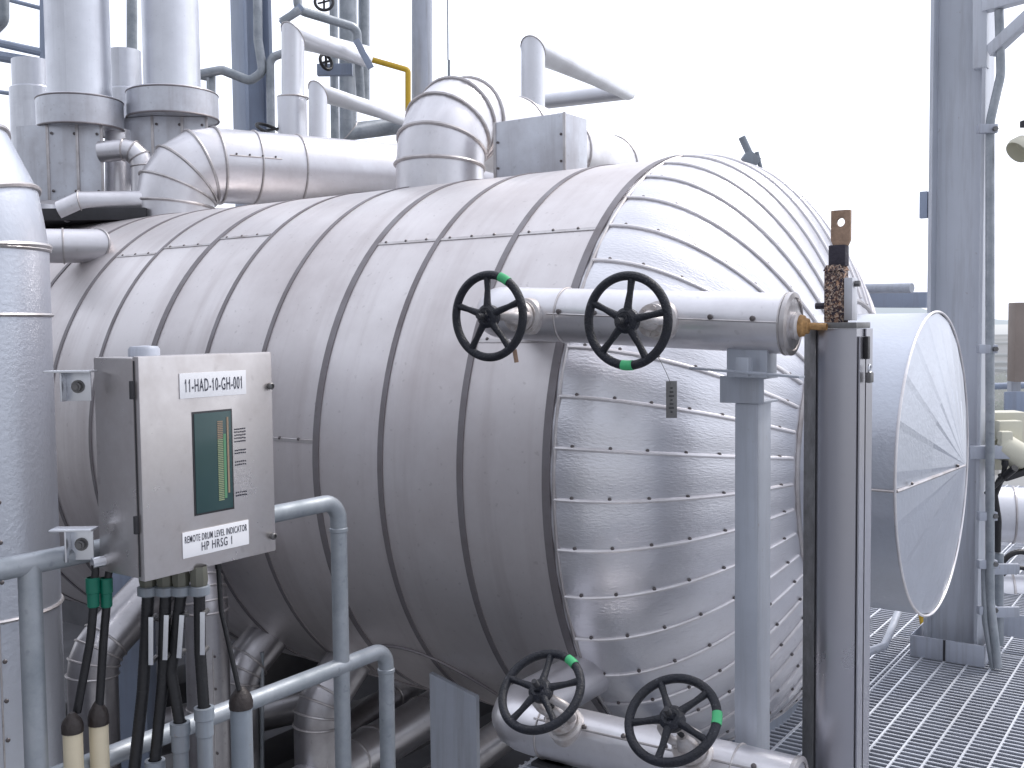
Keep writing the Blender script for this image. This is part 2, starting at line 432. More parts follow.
MB().torus(D(MS, 0, 1.08), N, MR, .005, 96, 8).build('rim_bead', 'seam_lt', mn)
mb = MB(); e0 = D(MS+.1, 0, 1.079); 
for sgn in (1,):
    e1 = D(MS+.004, -MR+.005, 1.05); mb.sweep([e0, e1], .006, 6)
    nn = (N+(-T)*.1).normalized()
    for k in (.14, .82): screw(mb, e0.lerp(e1, k)+N*.006+Z*.010, N, .0055)
    mb.sweep([D(MS-.002, -MR, 1.05), D(HD*.75, -MR+.0, 1.05)], .005, 6)
mb.build('cover_seam', ['seam', 'screw'], mn)
# downcomer insulation boot under the drum (elliptical ridge)
mb = MB(); pts = []
for k in range(48):
    a = 2*PI*k/48; ss = -.87+.37*math.cos(a); thd = -56+17.5*math.sin(a)
    pts.append(rpt(ss, thd, .003)[0])
mb.sweep(pts, .007, 6, closed=True)
mb.build('reinforcing_ridge', 'band', drum)
mb = MB(); mb.lathe([(0, .37), (.5, .36), (1.2, .34)], D(-.87, -.45, .25), -Z, 40, uvr=.4)
# saddle plate under drum
tagp = MB()
def alg(P, d, px):
    k = (px-512)/F; return P+d*((k*P.y-P.x)/(d.x-k*d.y))
sa, sb = alg(D(0, -.93, 0), N, 425), alg(D(0, -.93, 0), N, 472)
tagp.prism([sa-Z*.9, sb-Z*.9, sb+Z*.20, sa+Z*.25], T*.02); sad = tagp.build('saddle_plate', 'post', drum)

# ------------------------------------------------------------------ nozzle pipes on top of the drum
def nozzle_pipe(label, base, direction, length, r, zc, bend, nb, stns, mat='pipe'):
    t = thing('insulated_pipe', label, 'pipe', base, 'insulated pipes leaving the top of the drum')
    b = V(base); corner = V((b.x, b.y, zc)); d = V(direction).normalized()
    cl, path = clad_pipe(t, [b, corner, corner+d*length], r, bend, nb, mat=mat, bead=.009)
    for x in stns: ring_on(t, corner+d*x, d, r, .007)
    if len(stns) > 2 and length > 3: return t
    q = corner+d*(bend+.02); sd = d.cross(Z); sd = sd if sd.y < 0 else -sd
    mb = MB(); o = (sd*math.cos(.15)+Z*math.sin(.15))*(r+.002)
    mb.sweep([q+o, q+o+d*.32], .004, 6)
    for k in range(4): screw(mb, q+o+d*(.04+.08*k)+Z*.01, sd, .006)
    mb.build('lap_seam', ['seam', 'screw'], t)
    return t
p2 = D(-1.40, 0, 2.2)
nozzle_pipe('fat insulated elbow pipe rising from the drum beside the square metal box', p2, V((.47, .88, 0)), 4.2, .215, 2.64, .26, 4, (.75, 1.35, 2.1))
p1 = D(-3.44, .0, 2.2)
nozzle_pipe('fat insulated elbow pipe rising from the drum below the two vent stacks', p1, V((.86, .52, 0)), 2.1, .226, 2.60, .255, 4, (.48, .76, 1.55))

# square clad box on drum
bx = thing('cladding_box', 'square pale grey sheet metal box on top of the drum', 'box', D(-.875, .09, 2.25))
MB().box(D(-.875, .1, 2.40), (.385, .2, .31), bev=.004).build('body', 'boxclad', bx)
mb = MB()
for s_ in (-1.07, -.68):
    for z in (2.34, 2.46): screw(mb, D(s_+(.02 if s_ < -1 else -.02), -.002, z), -T, .006, 0)
mb.build('screws', 'screw', bx)
for s_ in (-1.0675, -.6825): MB().box(D(s_, -.001, 2.40), (.014, .006, .312), bev=.001).build('corner_trim', 'seam', bx)

# small lamp-like instrument on the dome's back
q = U(752, 166, 4.55)
ins = thing('clamp_lug', 'small greenish grey clamp sticking up behind the crown of the dome', 'clamp', q)
MB().box(q+V((-.005, 0, .03)), (.07, .05, .05), (V((.8, 0, -.6)), V((0, 1, 0)), V((.6, 0, .8))), .008).build('body', 'glandb', ins)
MB().cyl(q+V((-.01, 0, .05)), q+V((-.045, 0, .125)), .016, seg=12).build('knob', 'glandb', ins)
MB().cyl(q+V((.02, .0, .06)), q+V((.05, 0, -.06)), .009, seg=10).build('bolt', 'glandb', ins)

# ------------------------------------------------------------------ left standing pipe
XL = U(-29, 330, 3.5); XL = V((XL.x, 3.5, 0))
sp = thing('insulated_riser_pipe', 'large insulated vertical pipe with wide elbow at the left edge of the photo', 'pipe', V((XL.x, XL.y, -1)))
zt = U(0, 252, 3.5).z
rr_ = .25; cl, path = clad_pipe(sp, [V((XL.x, 3.5, -1)), V((XL.x, 3.5, zt+.45)), V((XL.x-2.2, 3.3, zt+.55))], rr_, .47, 5, mat='stucco', bead=.009, seg=48)
for py in (249, 315, 606): 
    z = U(50, py, 3.5).z; ring_on(sp, V((XL.x, 3.5, z)), Z, rr_, .007)
mb = MB(); a = V((.62, -.78, 0)).normalized()*(rr_+.001)
mb.sweep([V((XL.x, 3.5, -1))+a, V((XL.x, 3.5, zt-.02))+a], .003, 6)
a2 = V((.66, -.75, 0)).normalized()*(rr_)
z = -.9
while z < zt: screw(mb, V((XL.x, 3.5, z))+a2, a2, .0075); z += .13
mb.build('lap_seam', ['seam', 'screw'], sp)

# small branch from it to drum
bp_ = [U(10, 246, 5.3), U(94, 246, 5.45), U(112, 268, 5.95)]
b1 = thing('branch_pipe', 'short insulated branch pipe with elbow entering the drum beside the large riser', 'pipe', bp_[0])
clad_pipe(b1, bp_, .088, 0, 1, bead=.006)
ring_on(b1, bp_[0].lerp(bp_[1], .63), (bp_[1]-bp_[0]), .088, .005)
bq = [U(30, 266, 5.7), U(66, 268, 5.8), U(78, 292, 6.2)]
b2 = thing('branch_pipe', 'dark shaded branch pipe below the short insulated one at the drum end', 'pipe', bq[0])
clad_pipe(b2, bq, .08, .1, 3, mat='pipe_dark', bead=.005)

# ------------------------------------------------------------------ vent stacks and clad boxes, upper left
def stack(cx, w, coll_x0, coll_x1, cy0, cy1, Y, label):
    r = w/2/F*Y; rc = (coll_x1-coll_x0)/2/F*Y; p = U(cx, (cy0+cy1)/2, Y)
    t = thing('vent_stack', label, 'stack', V((p.x, Y, U(cx, cy1, Y).z)), 'vent stacks')
    zc0 = U(cx, cy1-6, Y).z; zc1 = U(cx, cy0+3, Y).z
    MB().cyl(V((p.x, Y, zc1-.02)), V((p.x, Y, zc1+2.6)), r, seg=40).build('flue', 'stack', t)
    cm = MB(); cm.lathe([(0, rc*.3), (0, rc), (zc1-zc0, rc), (zc1-zc0+.012, rc-.01), (zc1-zc0+.02, r)], V((p.x, Y, zc0)), Z, 48, uvr=rc)
    c = cm.build('collar', 'boxclad', t, angle=30)
    MB().torus(V((p.x, Y, zc0)), Z, rc, .007, 48, 6).build('rim_bead', 'band', c)
    MB().torus(V((p.x, Y, zc1)), Z, rc-.002, .006, 48, 6).build('rim_bead', 'band', c)
    return t
stack(80.5, 60, 40, 121, 99, 136, 6.7, 'vertical metal vent stack with wide collar, nearer the left edge')
stack(173, 54, 129, 216, 92, 126, 6.9, 'vertical metal vent stack with wide collar above the fat elbow pipe')
def cladbox(pc, pl, pr, ytop, ybot, Y, lab):
    """pc: pixel x of near corner; left face runs back to pl, right face to pr"""
    c = U(pc, ytop, Y); zb = U(pc, ybot, Y).z; zt_ = c.z
    # left face direction: -N side; right face direction: T
    def reach(dv, px):
        k = (px-512)/F
        return (k*c.y-c.x)/(dv.x-k*dv.y)
    E1 = V((-.96, .28, 0)); E2 = V((.985, .17, 0))
    a = reach(E1, pl); b = reach(E2, pr)
    base = V((c.x, c.y, zb)); t = thing('valve_box', lab, 'box', base, 'insulated boxes below the vent stacks')
    poly = [base, base+E2*b, base+E2*b+E1*a+V((0, .3, 0)), base+E1*a]
    MB().prism(poly, Z*(zt_-zb)).build('body', 'boxclad', t)
    for q in (base, base+E2*b*.55-V((0, .003, 0)), base+E2*b): MB().box(q+Z*(zt_-zb)/2+V((0, -.003, 0)), (.016, .008, zt_-zb), (E2, V((0, 1, 0)), Z), .001).build('corner_trim', 'seam', t)
    mb = MB()
    for f in (.08, .5, .92):
        for g in (.12, .88): screw(mb, base+E2*b*f+Z*(zt_-zb)*g+V((0, -.004, 0)), (0, -1, 0), .009, 0)
    mb.build('screws', 'screw', t)
    return t
cladbox(47, 25, 109, 124, 200, 6.5, 'square metal valve box with drip stains under the vent stack nearer the left edge')
cladbox(152, 126, 213, 116, 183, 6.75, 'square metal valve box under the vent stack that stands above the fat elbow')
for (x0, x1, y0, y1, Y, lab) in ((13, 50, 61, 130, 7.6, 'short grey capped cylinder behind the vent stack nearer the left edge'), (109, 140, 51, 150, 7.9, 'short grey capped cylinder between the two vent stacks')):
    c = U((x0+x1)/2, y0, Y); r = (x1-x0)/2/F*Y; zb = U(0, y1, Y).z
    t = thing('capped_cylinder', lab, 'cylinder', V((c.x, Y, zb)), 'capped cylinders behind the stacks')
    MB().cyl(V((c.x, Y, zb-.9)), V((c.x, Y, c.z)), r, seg=32).build('body', 'stack', t)
    zc = U(0, y0+ (y1-y0)*.42, Y).z
    MB().lathe([(-.9, r+.02), (0, r+.02), (.015, r)], V((c.x, Y, zc)), Z, 32).build('sleeve', 'stack', t)
# small pipes around boxes
def pathpx(l): return [U(*q) for q in l]
def mini(label, pts, r, bend=.06, nb=3, mat='pipe', name='insulated_pipe', grp=None, bead=.005):
    t = thing(name, label, 'pipe', pts[0], grp); clad_pipe(t, pts, r, bend, nb, mat=mat, seg=20, bead=bead); return t
mini('small insulated elbow between the two valve boxes', pathpx([(100, 152, 6.5), (142, 148, 6.5), (142, 215, 6.5)]), .065, .1)
mini('small horizontal insulated pipe below the valve box nearer the left edge', pathpx([(62, 212, 6.1), (82, 203, 6.1), (168, 202, 6.2)]), .068, .0)
mini('small vertical pipe behind the gap between the valve boxes', pathpx([(118, 240, 6.8), (118, 130, 6.8)]), .08, 0)
t = MB().box(U(60, 219, 6.3), (1.2, .5, .07), (V((1, 0, 0)), V((0, 1, 0)), Z), .004).build('support_beam', 'dark'); tag(t, 'dark steel beam under the valve boxes behind the drum', 'beam')

# ------------------------------------------------------------------ centre background pipes
GB = 'slender insulated pipes above the drum'
mini('slim insulated pipe with thick lower sleeve and long horizontal run at top', pathpx([(293, 200, 7.6), (293, 36, 7.6), (365, 56, 8.3)]), .082, 0, 1, 'pipe_far', grp=GB)
sl = thing('pipe_sleeve', 'thicker sleeve around the slim vertical pipe above the fat elbow pipe', 'sleeve', U(293, 150, 7.6)); MB().lathe([(-.5, .105), (.38, .105), (.385, .08)], U(293, 150, 7.6), Z, 28).build('body', 'pipe_far', sl); ring_on(sl, U(293, 98, 7.6), Z, .105, .006)
mini('slimmer insulated pipe turning at mid height towards the tall grey column pipe', pathpx([(318, 200, 7.4), (318, 92, 7.4), (412, 121, 8.6)]), .064, 0, 1, 'pipe_far', grp=GB)
mini('grey pipe behind, bending low to the right under the slimmer insulated one', pathpx([(348, -40, 9), (348, 132, 9), (405, 125, 9.3)]), .075, 0, 1, 'galv')
mini('insulated pipe standing alone against the sky, turning right at its mitred top', pathpx([(533, 150, 8.), (533, 50, 8.), (628, 91, 10.6)]), .091, 0, 1, 'pipe_far', grp=GB)
mini('insulated return pipe running left from the tip of the pipe standing alone', pathpx([(632, 91, 10.6), (480, 109, 11.5)]), .080, 0, 1, 'pipe_far', grp=GB)
mini('tall smooth grey vertical pipe behind the fat drum elbow', pathpx([(422, 200, 9), (422, -80, 9)]), .088, 0, mat='paint_lt', name='column_pipe')
mini('thin lightning rod beside the tall smooth vertical pipe', pathpx([(449, 120, 9), (449, 60, 9)]), .012, 0, mat='galv', name='lightning_rod')
mb = MB(); mb.cyl(U(448, 60, 9), U(447, -60, 9), .006, seg=8); tag(mb.build('antenna_whip', 'galv'), 'very thin whip on top of the lightning rod', 'rod')
def conduit(label, pts, r, bend=.07, mat='galv', name='conduit_pipe', seg=12, grp=None):
    mb = MB(); mb.sweep(fillet(pts, bend, 6) if bend and len(pts) > 2 else pts, r, seg)
    return tag(mb.build(name, mat), label, 'pipe', grp)
conduit('grey handrail pipe bending upward in front of the dark steel column', pathpx([(190, 76, 8), (222, 70, 8), (250, 81, 8), (263, 72, 8), (258, 40, 8), (257, -60, 8)]), .035)
conduit('short pipe stub below the bent grey handrail pipe', pathpx([(212, 74, 8.05), (212, 100, 8.05)]), .028, 0)
conduit('grey pipe hooking into the sleeve of the slim vertical pipe', pathpx([(271, 135, 8), (270, 58, 8), (290, 51, 8)]), .032)
conduit('grey conduit leading over the slim pipe and down beside the yellow pipe', pathpx([(296, -30, 8.1), (298, 10, 8.1), (357, 28, 8.3), (361, 100, 8.4)]), .034)
conduit('thin vertical conduit among the pipes', pathpx([(335, 145, 8.6), (333, -40, 8.6)]), .034, 0)
conduit('vertical grey conduit beside the bending grey pipe', pathpx([(364, 110, 9.2), (364, -40, 9.2)]), .05, 0)
conduit('yellow painted pipe dropping behind the drum elbow', pathpx([(345, 52, 8.8), (408, 70, 8.8), (408, 118, 8.8)]), .024, .03, 'yellow')
conduit('grey pipe leaving the steel bracket diagonally upward', pathpx([(281, 22, 7.9), (300, 10, 7.9)]), .03, 0)
mb = MB(); mb.box(U(335, 70, 8.4), (.28, .06, .09), (V((1, 0, .0)), V((0, 1, 0)), Z), .004); tag(mb.build('pipe_bracket', 'paint'), 'grey steel bracket carrying the pipes beside the yellow one', 'bracket')
for a_, b_, lb in (((281, 24), (302, 6), 'angled steel strut left of the mitre on the slim vertical pipe'), ((356, 40), (371, 68), 'small steel strut at the start of the yellow pipe')):
    d_ = (U(*b_, 8.)-U(*a_, 8.)).normalized(); tag(MB().box((U(*a_, 8.)+U(*b_, 8.))/2, ((U(*b_, 8.)-U(*a_, 8.)).length, .03, .05), (d_, V((0, 1, 0)), d_.cross(V((0, 1, 0)))), .003).build('steel_strut', 'paint'), lb, 'strut')
# cluster of valves / ladder cage
t = thing('chain_wheel', 'small dark chain wheel high above the slim pipes', 'valve wheel', U(322, 62, 8.3)); c = U(326, 62, 8.25)
MB().torus(c, V((.8, -.6, .2)), .06, .013, 28, 8).build('rim', 'black', t); MB().box(c, (.11, .015, .015)).build('spoke', 'black', t); MB().box(c, (.015, .015, .11)).build('spoke', 'black', t)
t = thing('chain_wheel', 'small dark chain wheel at the top edge above the slim pipes', 'valve wheel', U(324, 2, 8.3)); c = U(324, 2, 8.3)
MB().torus(c, V((.1, -.8, .2)), .07, .012, 28, 8).build('rim', 'dark', t); MB().box(c, (.13, .012, .012)).build('spoke', 'dark', t); MB().box(c, (.012, .012, .13)).build('spoke', 'dark', t)
t = thing('chain_wheel', 'small dark wheel lying behind the fat elbow pipe', 'valve wheel', U(270, 130, 8)); c = U(270, 130, 7.6)
MB().torus(c, V((.4, -.3, .8)), .1, .012, 28, 8).build('rim', 'black', t); MB().box(c, (.19, .015, .015)).build('spoke', 'black', t)
# steel column behind, upper centre-left
def hcol(name, label, p, width, depth, z0, z1, mat, ax, tf=.02):
    t = thing(name, label, 'column', V((p.x, p.y, z0))); a, b = ax
    h = z1-z0; m_ = V((p.x, p.y, (z0+z1)/2))
    MB().box(m_, (width-2*tf, .014, h), (a, b, Z)).build('web', mat, t)
    for s_ in (-1, 1): MB().box(m_+a*s_*(width-tf)/2, (tf, depth, h), (a, b, Z), .002).build('flange', mat, t)
    return t
p = U(252, 60, 9); hcol('steel_column', 'dark blue-grey steel column behind the slim pipes above the drum', p, .25, .30, -2, 9, 'paint', (V((.82, .57, 0)), V((-.57, .82, 0))), .03)
# railing upper-left
rl = thing('platform_railing', 'blue-grey platform railing behind the stacks in the upper left corner', 'railing', U(43, 120, 9))
for (a_, b_, r) in (((-60, -18), (44, 9), .018), ((-60, 30), (44, 53), .035), ((-60, 46), (44, 64), .045), ((-60, 84), (44, 98), .018)):
    MB().cyl(U(*a_, 9), U(*b_, 9), r, seg=10).build('rail', 'paint', rl)
MB().cyl(U(44, 110, 9), U(44, -60, 9), .035, seg=10).build('post', 'paint', rl)
conduit('grey pipe hanging into the upper left corner', pathpx([(2, -60, 7), (2, 20, 7), (-12, 34, 7)]), .045, .06)
conduit('grey vertical pipe behind the gap between the stacks', pathpx([(132, 110, 9), (132, -5, 9), (120, -20, 9)]), .045, .05)
conduit('thin grey pipe behind the right vent stack', pathpx([(210, 110, 9), (210, 78, 9), (190, 74, 9)]), .03, .03)

# ------------------------------------------------------------------ manifolds with hand valves
DM = V((.837, -.546, 0)).normalized()
def man_pt(P0, px):
    k = (px-512)/F; a = (k*P0.y-P0.x)/(DM.x-k*DM.y); return P0+DM*a
# upper manifold
A = U(480, 312, 3.3); B_ = man_pt(A, 793); B_ = V((B_.x, B_.y, U(793, 324, B_.y).z)); A = V((A.x, A.y, U(480, 312, 3.3).z))
m1 = thing('valve_manifold', 'silvery insulated manifold pipe across the dome with two hand valves, carried by a post', 'pipe', B_)
d1 = (B_-A).normalized(); MRD = .081
mb = MB(); mb.sweep(fillet([A+T*.6+d1*.03, A+d1*.03, B_], .11, 5), MRD, 40); mb.build('cladding', 'pipe', m1)
mb = MB(); mb.lathe([(0, MRD-.012), (.004, MRD-.01), (.0, MRD+.003), (-.012, MRD+.003)], B_+d1*.002, d1, 40); mb.build('end_rim', 'seam', m1)
MB().lathe([(-.01, MRD-.004), (.001, MRD-.006), (.003, .02)], B_, d1, 40).build('end_cap', 'pipe', m1)
mb = MB(); off = (-T*.86+Z*-.12).normalized()*(MRD+.001); off = (-T+Z*.05).normalized()*(MRD+.001)
mb.sweep([A+d1*.3+off, B_+off-d1*.01], .003, 6)
x = .34; Lm = (B_-A).length
while x < Lm-.02: screw(mb, A+d1*x+off+Z*.008, -T, .0075); x += .118
mb.build('lap_seam', ['seam', 'screw'], m1)
for x in (.32, Lm*.995-.01): ring_on(m1, A+d1*x, d1, MRD, .003)
# nipple to the level column
np_ = B_+d1*.0; npz = np_-Z*.004
st = thing('pipe_stub', 'rusty orange stained stub joining the manifold end to the tall steel cover', 'pipe stub', np_)
MB().lathe([(0, .024), (.018, .03), (.030, .028), (.034, .022), (.042, .020), (.044, .010), (.09, .009)], npz, d1, 20).build('sleeve', 'rustsplash', st)
MB().lathe([(.002, .036), (.014, .037), (.020, .03)], npz, d1, 20).build('wrap', 'alu', st)

def valve(label, base, axis, roll, green, tape_a):
    """canonical: +Z from pipe centreline to handwheel"""
    ax = V(axis).normalized(); u = ax.cross(Z).normalized(); w = ax.cross(u)      # u sideways
    t = bpy.data.objects.new('hand_valve', None); col.objects.link(t); t.empty_display_size = .1
    Mx = Matrix((u, w, ax)).transposed()
    t.matrix_world = Matrix.Translation(base) @ Mx.to_4x4()
    t['label'] = label; t['category'] = 'valve'; t['group'] = 'hand valves on the manifolds'; t['_b'] = (0, 0, 0)
    if 'body' not in VC:
        mb = MB(); mb.lathe([(.05, .056), (.094, .054), (.098, .046), (.104, .046), (.104, .036), (.116, .036), (.116, .046), (.134, .046), (.138, .03), (.165, .022), (.172, .016), (.19, .014), (.19, 0)], (0, 0, 0), Z, 28)
        VC['body'] = mb
        mb = MB()
        for k in range(6):
            a = 2*PI*k/6+.3; c = V((.034*math.cos(a), .034*math.sin(a), .118)); mb.lathe([(-.022, .0055), (.018, .0055), (.018, 0)], c, Z, 6); mb.lathe([(.013, .0085), (.024, .0085), (.024, 0)], c, Z, 6)
        VC['bolt'] = mb
        mb = MB()
        for sg in (-1, 1):
            mb.sweep(fillet([V((sg*.02, 0, .13)), V((sg*.054, 0, .15)), V((sg*.054, 0, .212)), V((sg*.012, 0, .247))], .026, 6), .0125, 12)
        mb.lathe([(.236, .010), (.236, .019), (.256, .019), (.258, .01)], (0, 0, 0), Z, 20)
        VC['yoke'] = mb
        mb = MB(); mb.cyl(V((0, 0, .13)), V((0, 0, .325)), .0075, seg=12); 
        for k in range(16): mb.torus(V((0, 0, .2+.0026*k*3)), Z, .0075, .0014, 12, 4)
        VC['stem'] = mb
        mb = MB()
        def rimr(k):
            return .0118
        seg = 72
        ringpts = [V((.117*math.cos(2*PI*k/seg), .117*math.sin(2*PI*k/seg), .272)) for k in range(seg)]
        rings = .0122
        mb.sweep(ringpts, rings, 12, closed=True); VC['rim'] = mb
        mb = MB(); mb.lathe([(.256, .02), (.260, .032), (.282, .034), (.291, .024), (.292, .014), (.302, .013), (.302, 0)], (0, 0, 0), Z, 28)
        mb.lathe([(.290, .017), (.300, .016), (.300, 0)], (0, 0, 0), Z, 6)
        VC['hub'] = mb
        VC['meshes'] = {}
    def part(nm, mat, parent=t):
        key = (nm,)
        if key in VC['meshes']:
            o = bpy.data.objects.new(nm, VC['meshes'][key]); col.objects.link(o); o.parent = parent
        else:
            o = VC[nm].build(nm, mat, parent, local=True); VC['meshes'][key] = o.data
        return o
    part('body', 'alu'); part('bolt', 'alu').name = 'flange_bolts'; part('yoke', 'alu'); part('stem', 'dark')
    wh = part('hub', 'wheel'); wh.name = 'handwheel'; wh.rotation_euler = (0, 0, roll)
    o = part('rim', 'wheel', wh)
    for k in range(5):
        if ('spoke', 0) not in VC['meshes']:
            mb = MB(); mb.sweep([V((.015, 0, .275)), V((.04, 0, .277)), V((.075, 0, .273)), V((.113, 0, .272))], [.0145, .0105, .0085, .0105], 12)
            s0 = mb.build('spoke', 'wheel', wh, local=True); VC['meshes'][('spoke', 0)] = s0.data
        else:
            s0 = bpy.data.objects.new('spoke', VC['meshes'][('spoke', 0)]); col.objects.link(s0); s0.parent = wh
        s0.rotation_euler = (0, 0, 2*PI*k/5)
    mb = MB(); span = math.radians(16)
    pts = [V((.117*math.cos(a), .117*math.sin(a), .272)) for a in [tape_a-span/2+span*i/6 for i in range(7)]]
    mb.sweep(pts, .0135, 12); mb.build('green_tape', 'tape', wh, local=True)
    return t
VC = {}
def along(P, d, px):                    # point on line P+a*d seen at pixel column px
    k = (px-512)/F; return P+d*((k*P.y-P.x)/(d.x-k*d.y))
def wheel(label, pos, axis, a_spoke, a_tape):
    roll = math.radians(a_spoke-180)
    return valve(label, pos, axis, roll, True, math.radians(a_tape-180)-roll)
wheel('hand valve with black wheel, upper left one, green tape on its upper right rim', along(A, d1, 542)-Z*.006, -T, 92, 62)
wheel('hand valve with black wheel, upper right one, green tape at the bottom of its rim', along(A, d1, 674)-Z*.003, -T, 83, 270)
# lower manifold
P0 = U(560, 733, 3.0); PA = along(P0, DM, 486); PB = along(P0, DM, 801)
m2 = thing('valve_manifold', 'silvery insulated manifold pipe low in front of the dome with two hand valves', 'pipe', PB)
mb = MB(); mb.sweep(fillet([PA+DM*.05+T*.7, PA+DM*.05, PB], .11, 5), MRD, 40); mb.build('cladding', 'pipe', m2)
MB().lathe([(0, MRD-.012), (.004, MRD-.01), (.0, MRD+.003), (-.012, MRD+.003)], PB+DM*.002, DM, 40).build('end_rim', 'seam', m2)
mb = MB(); off = (-T*.75+Z*.66).normalized()*(MRD+.001); L2 = (PB-PA).length
mb.sweep([PA+DM*.2+off, PB+off-DM*.01], .003, 6); x = .24
while x < L2-.02: screw(mb, PA+DM*x+off+Z*.006+T*.005, off, .0075); x += .125
mb.build('lap_seam', ['seam', 'screw'], m2)
ring_on(m2, PA+DM*.21, DM, MRD, .003); ring_on(m2, PB-DM*.16, DM, MRD, .003)
ax2 = (-T*.74+Z*.80)
wheel('hand valve with black wheel, lower left one, green tape at the top of its rim', along(P0, DM, 574)+Z*-.008, ax2, 100, 63)
wheel('hand valve with black wheel, lower right one, green tape on the right of its rim', along(P0, DM, 703)+Z*-.008, ax2, 54, 14)
for i, (px, lb) in enumerate(((556, 'dark post under the left part of the low manifold'), (722, 'dark post under the right part of the low manifold'))):
    q = along(P0, DM, px); t = thing('pipe_support', lb, 'support', V((q.x, q.y, -.2)))
    MB().box(V((q.x, q.y, (q.z-MRD-.2)/2)), (.08, .08, q.z-MRD+.2), bev=.003).build('post', 'dark', t)
    MB().box(V((q.x, q.y, q.z-MRD-.006)), (.12, .12, .012), bev=.002).build('cradle', 'dark', t)
tg = thing('strip_tag', 'small rusty brown strip hanging behind the upper left black wheel', 'tag', U(515, 350, 3.0))
MB().box(U(515.5, 356, 3.0), (.013, .003, .038), (V((.97, 0, .15)).normalized(), V((0, 1, 0)), V((-.15, 0, .97)).normalized()), .001).build('plate', 'rustplate', tg)
tg = thing('steel_tab', 'dark steel tab beside the lower right hand valve', 'tab', U(712, 760, 2.75))
MB().box(U(713, 762, 2.72), (.045, .005, .075), bev=.001).build('plate', 'dark', tg)
# support post of upper manifold
cpost = V((.664, 2.8, 0)); pc = cpost-N*.0325+T*.05; pp = along(A, d1, 752)
ps = thing('pipe_support', 'tall grey square post with channel bracket carrying the upper manifold', 'support', V((pc.x, pc.y, 0)))
ztop = U(756, 404, 2.8).z
MB().box(V((pc.x, pc.y, ztop/2)), (.066, .10, ztop), bev=.004).build('post', 'post', ps)
MB().box(V((pc.x, pc.y, .006)), (.16, .18, .012), bev=.002).build('base_plate', 'post', ps)
zc = U(756, 378, 2.8).z
mb = MB(); g = V((pc.x, pc.y, 0))-N*.012
mb.box(g+Z*(ztop+.004+(zc-ztop)/2)-T*.052, (.125, .007, zc-ztop), bev=.001)
mb.box(g+Z*(zc), (.125, .11, .007), bev=.001); mb.box(g+Z*(ztop+.004), (.125, .11, .007), bev=.001)
mb.build('channel_bracket', 'post', ps)
mb = MB(); zp = pp.z-MRD+.012
mb.box(V((pp.x, pp.y, (zp+zc)/2+.002)), (.115, .07, zp-zc), bev=.002); mb.build('saddle_block', 'post', ps)
mb = MB(); qa = U(692, 368, 2.83); qb = U(802, 377, 2.60); qd = (qb-qa).normalized()
mb.box((qa+qb)/2, ((qb-qa).length, .03, .006), (qd, Z.cross(qd).normalized(), Z), .001); mb.build('flat_bar', 'post', ps)
MB().box(U(744, 367, 2.72), (.035, .03, .05), bev=.002).build('clip_block', 'post', ps)
# hanging tag
tg = thing('hanging_tag', 'small dark metal tag hanging on a wire below the upper right hand valve', 'tag', U(671, 381, 2.74))
MB().box(U(671.5, 399.5, 2.74), (.029, .003, .098), (V((1, 0, 0)), V((0, 1, 0)), Z), .001).build('plate', 'tag', tg)
MB().sweep([U(654, 352, 2.76), U(660, 360, 2.75), U(666, 372, 2.74), U(671, 384, 2.738)], .0009, 5).build('wire', 'tag', tg)
mb = MB()
for k in range(7): mb.box(U(671.5, 388+k*4, 2.736), (.006+.004*(k % 3), .001, .0035), (V((1, 0, 0)), V((0, 1, 0)), Z))
mb.build('stamped_text', 'dark', tg)

# ------------------------------------------------------------------ tall stainless cover with rusty lug
zt2 = U(832, 329, 2.72).z
pa, pb, pm, pcn, pd, pe = V((.800, 2.825, 0)), V((.8085, 2.75, 0)), V((.8385, 2.726, 0)), V((.894, 2.690, 0)), V((.967, 2.794, 0)), V((.885, 2.875, 0))
cv = thing('gauge_cover', 'tall folded stainless steel cover standing in front of the dome end', 'cover', V((.87, 2.77, 0)))
MB().prism([pa, pb, pm-T*.008, pcn, pd, pe], Z*zt2).build('body', 'stainless', cv)
MB().prism([pa-T*.004-N*.002, pb-T*.003-N*.001, pb+T*.004-N*.004, pa+T*.004-N*.004], Z*zt2).build('darkened_face_strip', 'tag', cv)  # added strip, puts the left face's dark reflection into colour
sdx = (pd-pcn).normalized()
mb = MB(); mb.box((pcn+pd)/2+N*.004+Z*(zt2/2)+sdx*.0, ((pd-pcn).length*.45, .006, zt2-.2), (sdx, -N, Z), .001)
MB().prism([p+Z*0 for p in (pcn+sdx*.012+N*.002, pcn+sdx*.056+N*.002, pcn+sdx*.056+N*.006, pcn+sdx*.012+N*.006)], Z*(zt2-.02)).build('door_panel', 'stainless', cv)
MB().prism([p for p in (pcn+sdx*.066+N*.002, pd-sdx*.004+N*.002, pd-sdx*.004+N*.006, pcn+sdx*.066+N*.006)], Z*(zt2+.0)).build('side_panel', 'stainless', cv)
mb = MB(); lidc = (pb+pcn)/2+T*.045+Z*(zt2+.009)
mb.box(lidc-N*.002, (.118, .125, .016), bev=.002); mb.build('lid_plate', 'tag', cv)
lk = pcn+sdx*.05+N*.012
MB().box(lk+Z*(zt2-.05), (.022, .012, .06), (sdx, N, Z), .003).build('latch', 'black', cv)
pdk = thing('padlock', 'small padlock hanging from the latch of the tall stainless cover', 'padlock', lk+Z*(zt2-.12))
MB().box(lk+N*.008+Z*(zt2-.128), (.03, .014, .028), (sdx, N, Z), .004).build('body', 'tag', pdk)
MB().torus(lk+N*.008+Z*(zt2-.106), N, .011, .003, 20, 6).build('shackle', 'silver', pdk)
